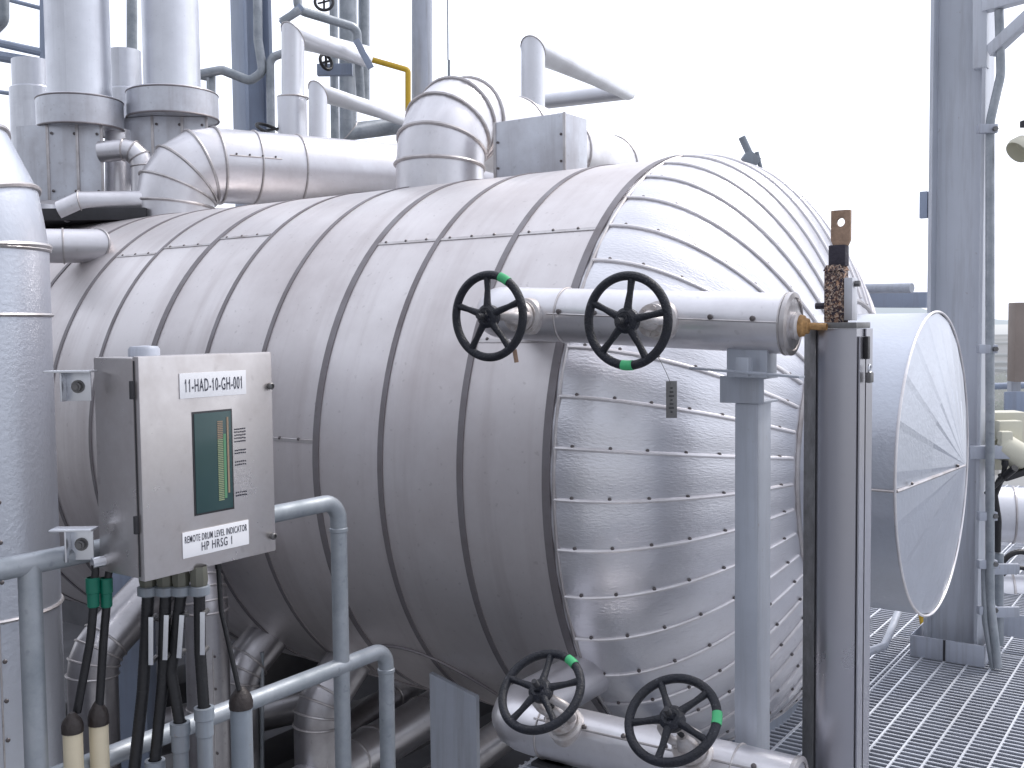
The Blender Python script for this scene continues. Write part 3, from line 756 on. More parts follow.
# rusty lug
lg = U(836, 322, 2.79); lg.z = zt2+.012; lug = thing('lifting_lug', 'rusty peeling lifting lug with a hole, standing on the tall stainless cover', 'lug', lg)
def hh(y0, y1): return abs(y1-y0)/F*2.79
s_ = .064/1.2
mb = MB(); h1 = hh(272, 325); mb.box(lg+Z*h1/2, (s_, s_*.8, h1), bev=.004)
mb.lathe([(h1, .036), (h1+.016, .027)], lg, Z, 4)
mb.build('body', 'rust', lug)
h2 = h1+.012; mb = MB(); mb.box(lg+Z*(h2+hh(245, 266)/2)+N*.006, (.046, .036, hh(245, 266)), bev=.005); mb.build('wrapped_neck', 'rustdark', lug)
h3 = h2+hh(245, 266); W_, H_ = .0235, hh(212, 247); cc = lg+N*.012+Z*(h3+H_/2-.002)
def plate_hole(c, w, h, th, hc, hr, ax, mat, name, par, seg=32):
    a, b, n = ax; vs = []; mb = MB()
    for side in (-1, 1):
        for k in range(seg):
            an = 2*PI*(k+.5)/seg; dx, dy = math.cos(an), math.sin(an)
            tx = min((w-0)/abs(dx) if abs(dx) > 1e-6 else 9, 9)
            ty = ((h-hc) if dy > 0 else (h+hc))/abs(dy) if abs(dy) > 1e-6 else 9
            tt = min(tx, ty); vs.append(c+a*dx*tt+b*(hc+dy*tt)+n*side*th/2)
        for k in range(seg):
            an = 2*PI*(k+.5)/seg; vs.append(c+a*math.cos(an)*hr+b*(hc+math.sin(an)*hr)+n*side*th/2)
    fs = []
    for k in range(seg):
        k2 = (k+1) % seg
        fs.append((seg+k, k, k2, seg+k2)); fs.append((2*seg+k, 3*seg+k, 3*seg+k2, 2*seg+k2))
        fs.append((k, 2*seg+k, 2*seg+k2, k2)); fs.append((3*seg+k, seg+k, seg+k2, 3*seg+k2))
    mb.add(vs, fs, None, 0, True); return mb.build(name, mat, par, angle=30)
plate_hole(cc, .0255, H_/2, .013, H_*.16, .0115, (N, Z, T), 'rustplate', 'eye_plate', lug)
MB().box(lg+N*(s_/2+.012)+T*.0+Z*(hh(276, 318)/2+.01), (.022, .045, hh(276, 318)), bev=.002).build('side_plate', 'boxclad', lug)
MB().lathe([(0, .009), (.012, .009), (.014, 0)], lg+N*(s_/2+.024)+Z*(h1*.75), N, 6).build('bolt', 'tag', lug)
MB().cyl(lg-N*.03+Z*.05, lg-N*.055+Z*.05, .009, seg=10).build('plug', 'rustdark', lug)

# ------------------------------------------------------------------ level indicator enclosure
CA = V((-.7095, 1.97, 0)); zt_b = U(134, 356.5, 1.97).z; zb_b = U(134.5, 582.5, 1.97).z; BH = zt_b-zb_b
BW = .333; BD = .15
bxn = thing('indicator_box', 'brushed steel drum level indicator enclosure with dark display, on the handrail', 'enclosure', V((CA.x, CA.y, zb_b)))
cen = CA+T*BW/2-N*(BD/2+.012)+Z*(zb_b+BH/2)
MB().box(cen, (BD-.024, BW-.006, BH-.006), bev=.004).build('body', 'box', bxn)
door = MB().box(CA+T*BW/2-N*.010+Z*(zb_b+BH/2), (.020, BW, BH), bev=.004).build('door', 'box', bxn)
MB().box(CA+T*.0-N*.0135+Z*(zb_b+BH/2), (.002, .004, BH*.96)).build('gasket', 'dark', bxn)
def fp(u, v, o=0): return CA+T*u+Z*(zb_b+v)+N*o       # u along the door, v up
def uv_of(px, py):
    k = (px-512)/F; u = (k*CA.y-CA.x)/(T.x-k*T.y); p = CA+T*u; q = U(px, py, p.y); return u, q.z-zb_b
def quad_on(name, mat, x0, y0, x1, y1, o, par, th=.002):
    u0, v0 = uv_of(x0, (y0[0])); _, v1 = uv_of(x0, y0[1]); u1, _ = uv_of(x1, y1[0])
    c = fp((u0+u1)/2, (v0+v1)/2, o+th/2); return MB().box(c, (th, u1-u0, abs(v1-v0)), bev=.0006).build(name, mat, par), (u0+u1)/2, (v0+v1)/2, u1-u0, abs(v1-v0)
def text_on(txt, u, v, w, h, o, par, nm):
    cu = bpy.data.curves.new(nm, 'FONT'); cu.body = txt; cu.align_x = 'CENTER'; cu.align_y = 'CENTER'; cu.extrude = .0004; cu.size = 1; cu.space_character = 1.14; cu.resolution_u = 3; cu.offset = .004
    to = bpy.data.objects.new('tmp', cu); col.objects.link(to); bpy.context.view_layer.update()
    me = bpy.data.meshes.new_from_object(to.evaluated_get(bpy.context.evaluated_depsgraph_get())); bpy.data.objects.remove(to)
    bmt = bmesh.new(); bmt.from_mesh(me)
    xall = [v.co.x for v in bmt.verts]; half = (max(xall)-min(xall))/2
    for i_, ch_ in enumerate(txt):
        if ch_ != '1': continue
        c2_ = bpy.data.curves.new('m', 'FONT'); c2_.body = txt[:i_+1]; c2_.size = 1; c2_.space_character = 1.14; c2_.offset = .004
        o2_ = bpy.data.objects.new('m', c2_); col.objects.link(o2_); bpy.context.view_layer.update()
        m2_ = bpy.data.meshes.new_from_object(o2_.evaluated_get(bpy.context.evaluated_depsgraph_get())); bpy.data.objects.remove(o2_)
        xr = max(v.co.x for v in m2_.vertices)-min(v.co.x for v in m2_.vertices)-half; ytop = max(v.co.y for v in bmt.verts)-.01
        q4 = [bmt.verts.new(p) for p in ((xr-.06, ytop, .0004), (xr-.22, ytop-.17, .0004), (xr-.22, ytop-.26, .0004), (xr-.06, ytop-.12, .0004))]
        bmt.faces.new(q4)
    bmt.to_mesh(me); bmt.free()
    xs = [q.co.x for q in me.vertices]; ys = [q.co.y for q in me.vertices]
    cx, cy = (min(xs)+max(xs))/2, (min(ys)+max(ys))/2; sx, sy = w/(max(xs)-min(xs)), h/(max(ys)-min(ys))
    base = V(par['_b'])
    for q in me.vertices:
        p = fp(u+(q.co.x-cx)*sx, v+(q.co.y-cy)*sy, o+(.0004 if q.co.z > 0 else 0)); q.co = p-base
    me.materials.clear(); me.materials.append(MT['ink'])
    ob = bpy.data.objects.new(nm, me); col.objects.link(ob); ob.parent = par; ob['_b'] = tuple(base); return ob
lb, uu, vv, w_, h_ = quad_on('name_plate', 'white', 178.5, (373.5, 399), 245, (370, 395), .0005, bxn)
text_on('11-HAD-10-GH-001', uu, vv, w_*.86, h_*.52, .0028, lb, 'lettering')
lb, uu, vv, w_, h_ = quad_on('name_plate', 'white', 177, (533, 559), 244, (520, 545), .0005, bxn)
text_on('REMOTE DRUM LEVEL INDICATOR', uu, vv+h_*.21, w_*.94, h_*.27, .0028, lb, 'lettering')
text_on('HP HRSG 1', uu, vv-h_*.17, w_*.46, h_*.34, .0028, lb, 'lettering')
disp, uu, vv, w_, h_ = quad_on('display', 'glass', 192, (414, 514), 229, (411, 507), .0005, bxn)
MB().box(fp(uu, vv, .0007), (.001, w_+.008, h_+.008), bev=.0003).build('display_frame', 'dark', disp)
mb = MB(); ub = uu+w_*.27
n_s = 44
for k in range(n_s):
    z0 = vv-h_*.40+h_*.80*k/(n_s-1)
    mb.box(fp(ub-w_*.09, z0, .0031), (.0006, w_*.15, h_*.011), mi=0 if k < 34 else 1)
mb.build('level_scale', ['scale_l', 'scale_o'], disp)
MB().box(fp(ub+w_*.03, vv-h_*.06, .0031), (.0006, w_*.07, h_*.66)).build('green_bar', 'scale_g', disp)
MB().box(fp(ub+w_*.12, vv+h_*.05, .0031), (.0006, w_*.05, h_*.78)).build('orange_bar', 'scale_o', disp)
mb = MB()
for (yy, n) in ((.30, 5), (.08, 2), (-.04, 2), (-.36, 2)):
    for j in range(n):
        for c_ in range(6): mb.box(fp(uu+w_*.62+c_*.0052, vv+h_*(yy-.032*j)+.001*random.random(), .0008), (.0008, .0034*random.uniform(.6, 1.1), h_*.014))
mb.build('legend_marks', 'ink', bxn)
for (x, y, nm) in ((269, 386, 'lock'), (268, 536, 'lock')):
    u, v = uv_of(x, y); MB().lathe([(0, .0075), (.008, .0075), (.010, .005), (.006, .004), (.006, 0)], fp(u, v, .0), N, 16).build(nm, 'tag', bxn)
for v in (.11, .37): MB().box(CA-N*.016+Z*(zb_b+v)-T*.004, (.008, .008, .035), bev=.001).build('hinge', 'dark', bxn)
# conduit cap on top
cp = CA-N*.075+T*.05+Z*zt_b; cc_ = U(144, 350, 2.10)
MB().lathe([(-.02, .031), (.011, .031), (.017, .027), (.019, 0)], V((cc_.x, cc_.y, zt_b)), Z, 28).build('vent_cap', 'paint_lt', bxn)
# two angle brackets with bolts
for (x0, x1, y0, y1, zy) in ((57, 92, 372, 401, 2.04), (62, 94, 528, 560, 2.04)):
    a0 = U(x1, (y0+y1)/2, zy); pl = U(x0, (y0+y1)/2, zy); w_ = abs(a0.x-pl.x); h_ = (y1-y0)/F*zy
    br = MB(); X_, Y_ = V((1, .02, 0)), V((-.02, 1, 0))
    c = (a0+pl)/2
    br.box(c+X_*.012*0+X_*.008, (w_*.72, .004, h_), (X_, Y_, Z), .001)
    br.box(c+Z*(h_/2+.002)-Y_*.018, (w_*1.3, .04, .004), (X_, Y_, Z), .001)
    br.box(c-X_*(w_*.36-.008)-Y_*.012, (.004, .026, h_), (X_, Y_, Z), .001)
    bo = br.build('mounting_bracket', 'silver', bxn)
    MB().lathe([(0, .013), (.003, .013), (.003, .009), (.011, .009), (.012, .006), (.017, .006), (.017, 0)], c+X_*.008-Y_*.002, -Y_, 6 if False else 16).build('bolt', 'tag', bo)

# ------------------------------------------------------------------ handrail
def rail(b, z=0): p = -N*1.9+T*b; return V((p.x, p.y, z))
RR = .0214
bq_ = lambda px: (lambda k: (k*1.087+1.5585)/(.57202-k*.82024))((px-512)/F)
bm_, be_, bl_ = bq_(335.5), bq_(381), bq_(22)
z_up = U(338, 501, rail(bm_).y).z; z_lo = U(338, 666, rail(bm_).y).z
hr = thing('handrail', 'galvanised pipe handrail with rounded corners carrying the indicator box', 'handrail', rail(bm_, 0))
mb = MB(); mb.sweep(fillet([rail(bl_-1.0, z_up), rail(bm_, z_up), rail(bm_, -.1)], .05, 8), RR, 20); mb.build('top_rail', 'galv', hr)
mb = MB(); mb.sweep(fillet([rail(bl_-1.0, z_lo), rail(be_, z_lo), rail(be_, -.1)], .045, 8), RR, 20); mb.build('mid_rail', 'galv', hr)
MB().cyl(rail(bl_, -.1), rail(bl_, z_up), RR*1.02, seg=20).build('post', 'galv', hr)
for q, zz in ((bm_, z_up-.075), (be_, z_lo-.06)): MB().lathe([(-.006, RR), (-.004, RR+.0025), (.004, RR+.0025), (.006, RR)], rail(q, zz), Z, 20).build('weld_ring', 'galv', hr)
MB().lathe([(-.006, RR), (-.004, RR+.0025), (.004, RR+.0025), (.006, RR)], rail(be_, .34), Z, 20).build('weld_ring', 'galv', hr)
MB().lathe([(-.02, RR*1.0), (0, RR*1.18), (.02, RR)], rail(bm_, z_lo), T, 20).build('weld_ring', 'galv', hr)

# ------------------------------------------------------------------ cables below the box
GC = 'black flexible conduits hanging below the indicator box'
def flex(label, gx, pts, endy, ex, r=.0118, Y=2.08, coup=True):
    t = thing('flexible_conduit', label, 'conduit', U(gx, 583, Y), GC)
    zt__ = zb_b
    g = U(gx, 584, Y); g.z = zb_b
    MB().lathe([(.006, .017), (-.022, .019), (-.035, .0165)], g, Z, 8).build('gland', 'glandg', t, angle=25)
    MB().lathe([(-.034, .0165), (-.036, .0215), (-.052, .0215), (-.056, .0125)], g, Z, 24).build('gland_nut', 'glandb', t)
    P = [g-Z*.05]+[U(x, y, Y+.02) for x, y in pts]
    # corrugated
    raw = fillet(P, .08, 8) if len(P) > 2 else P
    out = []; 
    for i in range(len(raw)-1):
        a, b = raw[i], raw[i+1]; n = max(1, int((b-a).length/.0025))
        out += [a.lerp(b, k/n) for k in range(n)]
    out.append(raw[-1])
    mb = MB(); mb.sweep(out, [r*(1+.018*math.sin(i*2.1)) for i in range(len(out))], 12); mb.build('hose', 'black', t)
    if coup:
        e = raw[-1]; MB().lathe([(.005, r+.002), (.004, .0205), (-.02, .0205), (-.022, .018), (-.055, .018), (-.057, .0155), (-1.0, .0155)], e, Z, 24).build('conduit', 'glandb', t)
    return t
flex('leftmost black flexible conduit below the box, slanting left out of the photo', 148, [(146, 640), (143, 690), (131, 800)], 0, 0, .0125, coup=False)
flex('second black flexible conduit from the left, ending in a coupling at the bottom edge', 165.5, [(163, 680), (155, 762)], 0, 0)
flex('third black flexible conduit below the box, bent in an s-shape into a grey coupling', 181, [(174, 650), (171, 672), (180, 724)], 0, 0)
flex('rightmost black flexible conduit below the box, straight into the highest grey coupling', 199, [(200, 650), (204, 709)], 0, 0)
for (x, y0, y1, dx, lb) in ((151, 617, 665, .0, 'metal cable marker on the leftmost black flexible conduit'), (166, 615, 660, 1, 'metal cable marker on the second black flexible conduit'), (181, 615, 658, 2, 'metal cable marker on the s-shaped black flexible conduit'), (202.5, 612, 655, 0, 'metal cable marker on the rightmost black flexible conduit')):
    t = thing('cable_marker', lb, 'marker', U(x, y0, 2.06), 'cable markers on the black conduits')
    a, b = U(x+dx/2, y0, 2.072), U(x-dx, y1, 2.072); d_ = (b-a).normalized()
    MB().box((a+b)/2, ((b-a).length, .003, .010), (d_, V((0, 1, 0)), d_.cross(V((0, 1, 0)))), .0008).build('strip', 'silver', t)
    for q in (a.lerp(b, .06), a.lerp(b, .94)): MB().lathe([(-.03, .006), (.0, .006), (.001, .0)], q, V((0, -1, 0)), 10).build('stud', 'tag', t)
# thin cable into a taped pipe
t = thing('thin_cable', 'thin black cable running from the box down into the taped grey pipe', 'cable', U(218, 566, 2.15))
a = U(218, 560, 2.15); MB().lathe([(.0, .007), (-.02, .007), (-.022, .004)], V((a.x, a.y, zb_b+.004)), Z, 10).build('gland', 'black', t)
MB().sweep(fillet([V((a.x, a.y, zb_b)), U(221, 610, 2.15), U(230, 650, 2.15), U(239, 690, 2.15)], .15, 6), .0052, 10).build('sheath', 'black', t)
def taped(label, x, y, w, Y, mat, ty):
    p = U(x, y, Y); r = w/2/F*Y
    t = thing('conduit_pipe', label, 'pipe', V((p.x, Y, p.z-1)), 'open conduit pipes below the indicator box')
    MB().cyl(V((p.x, Y, p.z-1.2)), p, r, seg=24).build('tube', mat, t)
    h = (y-ty)/F*Y
    MB().lathe([(-.008, r+.0022), (.006, r+.0022), (h*.5, r*.95), (h*.9, r*.45), (h, r*.3), (h, 0)], p, Z, 14).build('tape_wrap', 'tapeb', t); return t
taped('grey pipe wrapped in black tape where the thin cable enters', 241, 704, 22, 2.16, 'glandb', 686)
taped('cream plastic pipe with black tape, left of the pair', 72.5, 728, 19.5, 2.02, 'cream', 712)
taped('cream plastic pipe with black tape, right of the pair', 98.5, 720, 19, 2.06, 'cream', 700)
for (gx, x1, Y, lb, px1) in ((95, 94.5, 2.04, 'black cable with green sleeve, left of the pair at the box corner', 77), (108.5, 107.5, 2.06, 'black cable with green sleeve, right of the pair at the box corner', 99)):
    t = thing('sleeved_cable', lb, 'cable', U(gx, 570, Y), 'green sleeved cables')
    a = U(gx, 565, Y)
    MB().cyl(a+V((-.004, -.004, .004)), a+V((.022, .02, .006)), .011, seg=16).build('gland', 'silver', t)
    MB().sweep([a, U(gx+.5, 572, Y), U(x1, 580, Y)], .0075, 12).build('boot', 'black', t)
    MB().lathe([(0, .010), (.002, .0115), (.028, .012), (.03, .0135), (.058, .0135), (.06, .011)], U(x1-1, 607, Y), Z, 16).build('sleeve', 'green', t)
    MB().sweep(fillet([U(x1-1, 606, Y), U(x1-4, 640, Y), U(px1, 712, Y)], .3, 6), .0085, 12).build('sheath', 'black', t)
# ------------------------------------------------------------------ pipes below the drum
GR = 'insulated elbows leaving the underside of the drum'
def under(label, px, ytop, Y, r, tilt=(.5, .62, .6), mat='pipe_dark', zb=-1.3, L=.5):
    e = U(px, ytop+40, Y); d = V(tilt).normalized()
    t = thing('insulated_pipe', label, 'pipe', V((e.x, Y, zb)), GR)
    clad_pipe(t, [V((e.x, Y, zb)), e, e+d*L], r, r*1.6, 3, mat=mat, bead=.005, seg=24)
    for z in (e.z-.45, e.z-.8): ring_on(t, V((e.x, Y, z)), Z, r, .004)
    mb = MB(); a = V((.5, -.86, 0))*(r+.001); mb.sweep([V((e.x, Y, zb))+a, V((e.x, Y, e.z-.2))+a], .002, 6)
    z = zb+.05
    while z < e.z-.2: screw(mb, V((e.x, Y, z))+a+V((.008, 0, 0)), a, .005); z += .13
    mb.build('lap_seam', ['seam', 'screw'], t)
under('insulated elbow pipe below the drum between the cream pipes and the box', 92, 615, 4.2, .10)
under('tallest insulated elbow pipe below the drum behind the black flexible conduits', 206, 556, 4.1, .085, (-.5, .6, .75))
under('insulated elbow pipe below the drum right behind the taped grey pipe', 236, 635, 4.6, .10)
under('insulated elbow pipe below the drum behind the tall handrail upright', 318, 668, 4.4, .105, (.55, .6, .8))
def hp2(label, pts, r, mat='pipe_dark', st=()):
    t = thing('insulated_pipe', label, 'pipe', pts[0], 'insulated runs on the lower level'); clad_pipe(t, pts, r, .0, 1, mat=mat, bead=.005, seg=28)
    for f in st: ring_on(t, pts[0].lerp(pts[-1], f), pts[-1]-pts[0], r, .005)
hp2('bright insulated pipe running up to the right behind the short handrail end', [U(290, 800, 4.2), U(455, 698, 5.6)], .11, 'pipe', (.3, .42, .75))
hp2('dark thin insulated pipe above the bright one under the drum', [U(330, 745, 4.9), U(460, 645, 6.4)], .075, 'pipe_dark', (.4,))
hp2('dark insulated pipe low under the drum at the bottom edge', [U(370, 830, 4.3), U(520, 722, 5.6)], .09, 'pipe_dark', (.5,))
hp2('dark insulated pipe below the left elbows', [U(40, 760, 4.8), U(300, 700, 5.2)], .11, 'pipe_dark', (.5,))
p = U(135, 640, 4.6); t = tag(MB().box(V((p.x, p.y, -.2)), (.14, .14, 2.2), (V((1, 0, 0)), V((0, 1, 0)), Z), .004).build('steel_post', 'paint'), 'flat blue-grey steel post behind the black conduits below the drum', 'post')
tag(MB().cyl(U(262, 652, 4.6), U(262, 820, 4.6), .01, seg=8).build('thin_pipe', 'galv'), 'thin vertical pipe beside the elbow behind the taped grey pipe', 'pipe')
# ------------------------------------------------------------------ lower level (setting)
def slab(name, s0, s1, t0, t1, z0, z1, mat):
    mb = MB(); mb.prism([D(s0, t0, z0), D(s1, t0, z0), D(s1, t1, z0), D(s0, t1, z0)], Z*(z1-z0)); return struct(mb.build(name, mat))
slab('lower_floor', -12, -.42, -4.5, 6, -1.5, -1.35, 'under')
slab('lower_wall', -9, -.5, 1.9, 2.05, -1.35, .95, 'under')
# beams under drum
for i, (s_, lb) in enumerate(((-2.2, 'dark steel cross beam under the middle of the drum'), (-3.6, 'dark steel cross beam under the far end of the drum'))):
    tag(MB().box(D(s_, 0, -.72), (.3, 3.2, .3), bev=.01).build('cross_beam', 'dark'), lb, 'beam')

# ------------------------------------------------------------------ walkway grating
mb = MB(); t_ = -4.4; pitch = .037
def s_edge(t0, z=0):
    q = 1-((1.08-z)**2+t0*t0)/1.44
    return .7*math.sqrt(q)+.05 if q > 0 else -.30
SMAX = 6.2
SW = .95   # grating does not run under the low manifold zone nearest the railing
while t_ < 7:
    s0 = s_edge(t_)
    if t_ < -.6: s0 = -.30
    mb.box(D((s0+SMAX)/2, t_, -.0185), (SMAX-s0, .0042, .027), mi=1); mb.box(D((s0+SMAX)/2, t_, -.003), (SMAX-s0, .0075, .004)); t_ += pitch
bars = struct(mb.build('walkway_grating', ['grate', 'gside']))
mb = MB(); s_ = -.28; i = 0
while s_ < SMAX:
    tb = 0
    q = 1-((s_-.05)/.7)**2 if .0 < s_-.05 < .7 else (1 if s_ <= .05 else -1)
    q2 = q*1.44-1.08**2
    tb = math.sqrt(q2) if q > 0 and q2 > 0 else 0
    segs = [(-4.4, -tb-.0), (tb, 7)] if tb else [(-4.4, 7)]
    for a, b in segs: mb.box(D(s_, (a+b)/2, .0008), (.0075, b-a, .0072))
    i += 1
    if i % 9 == 0:
        for a, b in segs: mb.box(D(s_+.022, (a+b)/2, -.014), (.005, b-a, .036))
    s_ += .1
struct(mb.build('grating_cross_rods', 'rod'))
mb = MB()
for s_ in (.2, 1.7, 3.2, 4.8):
    mb.box(D(s_, 2.8 if s_ < 1 else 1.2, -.17), (.12, 8 if s_ < 1 else 11, .26))
struct(mb.build('grating_beams', 'paint'))
for t0 in (1.35, 4.0):
    mb = MB(); mb.box(D(3.2, t0, -.012), (6, .006, .036)); struct(mb.build('grating_edge_band', 'rod'))
# cable lying on grating behind the manway
conduit('grey hose lying on the grating below the coned cover', [U(860, 655, 4.6), U(884, 646, 4.75), U(892, 628, 5.0), U(899, 610, 5.2)], .019, .08, 'post', 'grey_hose')
tag(MB().box(U(922, 622, 5.3), (.02, .02, .25), (V((1, .0, .2)).normalized(), V((0, 1, 0)), V((-.2, 0, 1)).normalized()), .002).build('yellow_marker', 'yellow'), 'small yellow painted piece at the foot of the big steel column', 'marker')

# ------------------------------------------------------------------ right steel column
CC = V((2.128, 4.94, 0))
sc = hcol('steel_column', 'tall grey-blue steel column standing right of the coned cover', V((CC.x, CC.y, 0)), .242, .212, 0, 4.2, 'paint_col', (N, T), .016)
tb = thing('toe_plate_box', 'low grey steel kick plate around the foot of the big right column', 'kick plate', CC)
for s_, sz, o in ((-1, (.33, .006, .10), -T*.17), (1, (.33, .006, .10), T*.17)): MB().box(CC+o+Z*.054, sz, bev=.001).build('plate', 'paint_lt', tb)
for o in (-N*.162, N*.162): MB().box(CC+o+Z*.054, (.006, .334, .10), bev=.001).build('plate', 'paint_lt', tb)
MB().box(CC-T*.174+Z*.054-N*.01, (.01, .004, .1)).build('joint', 'dark', tb)
tag(MB().box(U(924, 205, 4.95), (.035, .03, .125), bev=.002).build('lug_plate', 'paint'), 'small bolted lug on the left edge of the big right column', 'lug')
# bracket at top right
kb = thing('wall_bracket', 'triangular steel bracket bolted to the top of the big right column', 'bracket', U(978, 68, 4.9))
def bar(a, b, w, h, nm, par, mat='paint_col', upv=Z):
    d = (b-a).normalized(); sv = d.cross(upv).normalized(); uv = sv.cross(d)
    return MB().box((a+b)/2, ((b-a).length, w, h), (d, sv, uv), .003).build(nm, mat, par)
bar(U(981, -30, 4.82), U(981, 69, 4.82), .06, .06, 'upright', kb, upv=N)
bar(U(986, 6, 4.80), U(1060, -14, 4.5), .06, .055, 'arm', kb)
bar(U(991, 52, 4.79), U(1045, 2, 4.55), .05, .055, 'brace', kb)
tag(MB().box(U(990, 452, 4.78), (.2, .05, .06), (V((1, -.05, 0)).normalized(), V((.05, 1, 0)).normalized(), Z), .003).build('support_arm', 'paint_lt'), 'short grey arm holding the beige transmitter beside the big column', 'arm')
cd = thing('conduit_pipe', 'long blue-grey conduit running down beside the big right column, slightly bent at top', 'conduit', U(990, 640, 4.72))
mb = MB(); mb.sweep(fillet([U(999, 10, 4.75), U(1001, 74, 4.75), U(990, 122, 4.75), U(990, 600, 4.72), U(998, 668, 4.68)], .25, 8), .0195, 16); mb.build('tube', 'galv', cd)
mb = MB(); mb.sweep(fillet([U(984, 560, 4.75), U(985, 620, 4.72), U(993, 668, 4.70)], .25, 6), .014, 14)
tag(mb.build('thin_conduit', 'galv'), 'thinner conduit curving at the foot of the long blue-grey conduit', 'conduit')
for y in (129, 349, 516, 564, 610):
    t = MB().box(U(987, y, 4.735), (.085, .035, .04), (V((1, 0, 0)), V((0, 1, 0)), Z), .004).build('pipe_clip', 'paint_lt', cd)
    MB().lathe([(0, .012), (.012, .012), (.012, 0)], U(995, y, 4.715), V((0, -1, 0)), 6).build('bolt', 'tag', t)
c2 = thing('conduit_pipe', 'short grey conduit with black cable entering, right of the long conduit', 'conduit', U(999, 640, 4.9))
mb = MB(); mb.cyl(U(999, 645, 4.9), U(999, 553, 4.9), .021, seg=16); mb.build('tube', 'galv', c2)
mb = MB(); mb.sweep(fillet([U(997, 552, 4.9), U(998, 520, 4.9), U(994, 495, 4.85), U(1000, 480, 4.8), U(1015, 468, 4.7)], .08, 6), .017, 12); mb.build('cable', 'black', c2)
for y in (569, 612): MB().box(U(1003, y, 4.86), (.15, .02, .05), (V((1, 0, 0)), V((0, 1, 0)), Z), .003).build('clip_bar', 'paint_lt', c2)
# beige transmitter
tr = thing('transmitter', 'beige instrument housing with rounded cover mounted right of the big column', 'instrument', U(1000, 470, 4.9))
MB().box(U(1001, 440, 5.0), (.19, .12, .28), (V((1, 0, 0)), V((0, 1, 0)), Z), .012).build('back_housing', 'beige', tr)
MB().box(U(1008, 434, 4.88), (.11, .06, .13), (V((1, 0, 0)), V((0, 1, 0)), Z), .01).build('cover', 'beige', tr)
mb = MB(); mb.lathe([(-.075, .05), (-.06, .062), (.04, .064), (.07, .05), (.085, .03), (.085, 0)], U(1012, 452, 4.8), V((.75, -.1, -.5)), 28); mb.build('rounded_cap', 'beige', tr)
MB().box(U(1005, 445, 4.78), (.055, .05, .13), (V((1, 0, 0)), V((0, 1, 0)), Z), .01).build('terminal_box', 'beige', tr)
MB().box(U(1020, 472, 4.8), (.18, .08, .03), (V((.95, 0, .3)).normalized(), V((0, 1, 0)), V((-.3, 0, .95)).normalized()), .01).build('lower_strap', 'dark', tr)
MB().lathe([(0, .014), (-.02, .016), (-.035, .011)], U(1005, 460, 4.77), Z, 12).build('gland', 'dark', tr)
mb = MB(); mb.sweep(fillet([U(1005, 464, 4.77), U(1003, 478, 4.77), U(986, 494, 4.75)], .06, 6), .011, 12); mb.build('cable', 'black', tr)
# floodlight partial, right edge
fl = thing('floodlight', 'pale floodlight peeking in at the right edge beside the conduit', 'lamp', U(1024, 133, 4.7))
MB().lathe([(0, .02), (.01, .05), (.05, .06), (.07, .055)], U(1027, 143, 4.7), V((-.7, -.2, -.6)), 24).build('head', 'beige', fl)
MB().box(U(1030, 124, 4.7), (.08, .03, .03), (V((1, 0, 0)), V((0, 1, 0)), Z), .004).build('arm', 'dark', fl)
# right background: cabinet, plate, rail, pipes
cb = thing('wall_cabinet', 'weathered brown-grey panel on a post at the right edge', 'cabinet', U(1020, 440, 6.5))
MB().box(U(1029, 342, 6.45), (.22, .1, .49), (V((1, 0, 0)), V((0, 1, 0)), Z), .006).build('panel', 'brown', cb)
MB().box(U(1014, 385, 6.6), (.06, .06, .98), (V((1, 0, 0)), V((0, 1, 0)), Z), .004).build('post', 'post', cb)
tag(MB().box(U(1024, 403, 6.3), (.24, .02, .14), (V((1, 0, 0)), V((0, 1, 0)), Z), .004).build('sheet_plate', 'paint'), 'flat blue-grey plate under the weathered panel at the right edge', 'plate')
rr2 = thing('far_railing', 'blue-grey railing beyond the big column, above the beige transmitter', 'railing', U(1000, 640, 7.4))
MB().cyl(U(860, 390, 7.6), U(1180, 381, 7.2), .024, seg=12).build('rail', 'paint', rr2)
MB().cyl(U(860, 466, 7.6), U(1180, 462, 7.2), .018, seg=12).build('rail', 'paint', rr2)
for x in (905, 1040, 1150):
    MB().cyl(V((U(x, 385, 7.4).x, 7.41, 0)), U(x, 385, 7.41), .024, seg=12).build('post', 'paint', rr2)
bar(U(800, 300, 6.2), U(930, 300, 5.6), .08, .085, 'beam', thing('steel_beam', 'grey horizontal steel beam behind the tall stainless cover', 'beam', U(860, 300, 6.)), 'paint')
conduit('smooth grey horizontal pipe end above the coned cover', [U(835, 289, 4.9), U(912, 288, 4.6)], .022, 0, 'post')
hpx = [(930, 515, 6.5, .17, 'pale insulated pipe running behind the big column at transmitter height'), (930, 600, 6.3, .15, 'pale insulated pipe low behind the big column')]
for (x, y, Y, r, lb) in hpx:
    a = U(x, y-4, Y); b = U(1100, y+4, Y-.3); t = thing('insulated_pipe', lb, 'pipe', a, 'insulated pipes beyond the big column')
    MB().cyl(a, b, r, seg=32).build('cladding', 'pipe_far', t)
    for f in (.3, .5, .62, .8): ring_on(t, a.lerp(b, f), b-a, r, .007)
tag(MB().box(U(1030, 628, 4.95), (.5, .008, .11), (N, T, Z), .002).build('toe_board', 'paint_lt'), 'grey toe board along the grating edge at the far right', 'toe board')
mb = MB(); mb.sweep(fillet([U(1003, 562, 5.2), U(1015, 545, 5.2), U(1040, 560, 5.2)], .1, 6), .014, 10); mb.sweep(fillet([U(1003, 575, 5.2), U(1018, 560, 5.2), U(1045, 585, 5.2)], .1, 6), .011, 10)
tag(mb.build('black_cables', 'black'), 'loose black cables hanging at the right edge above the low pipe', 'cable')

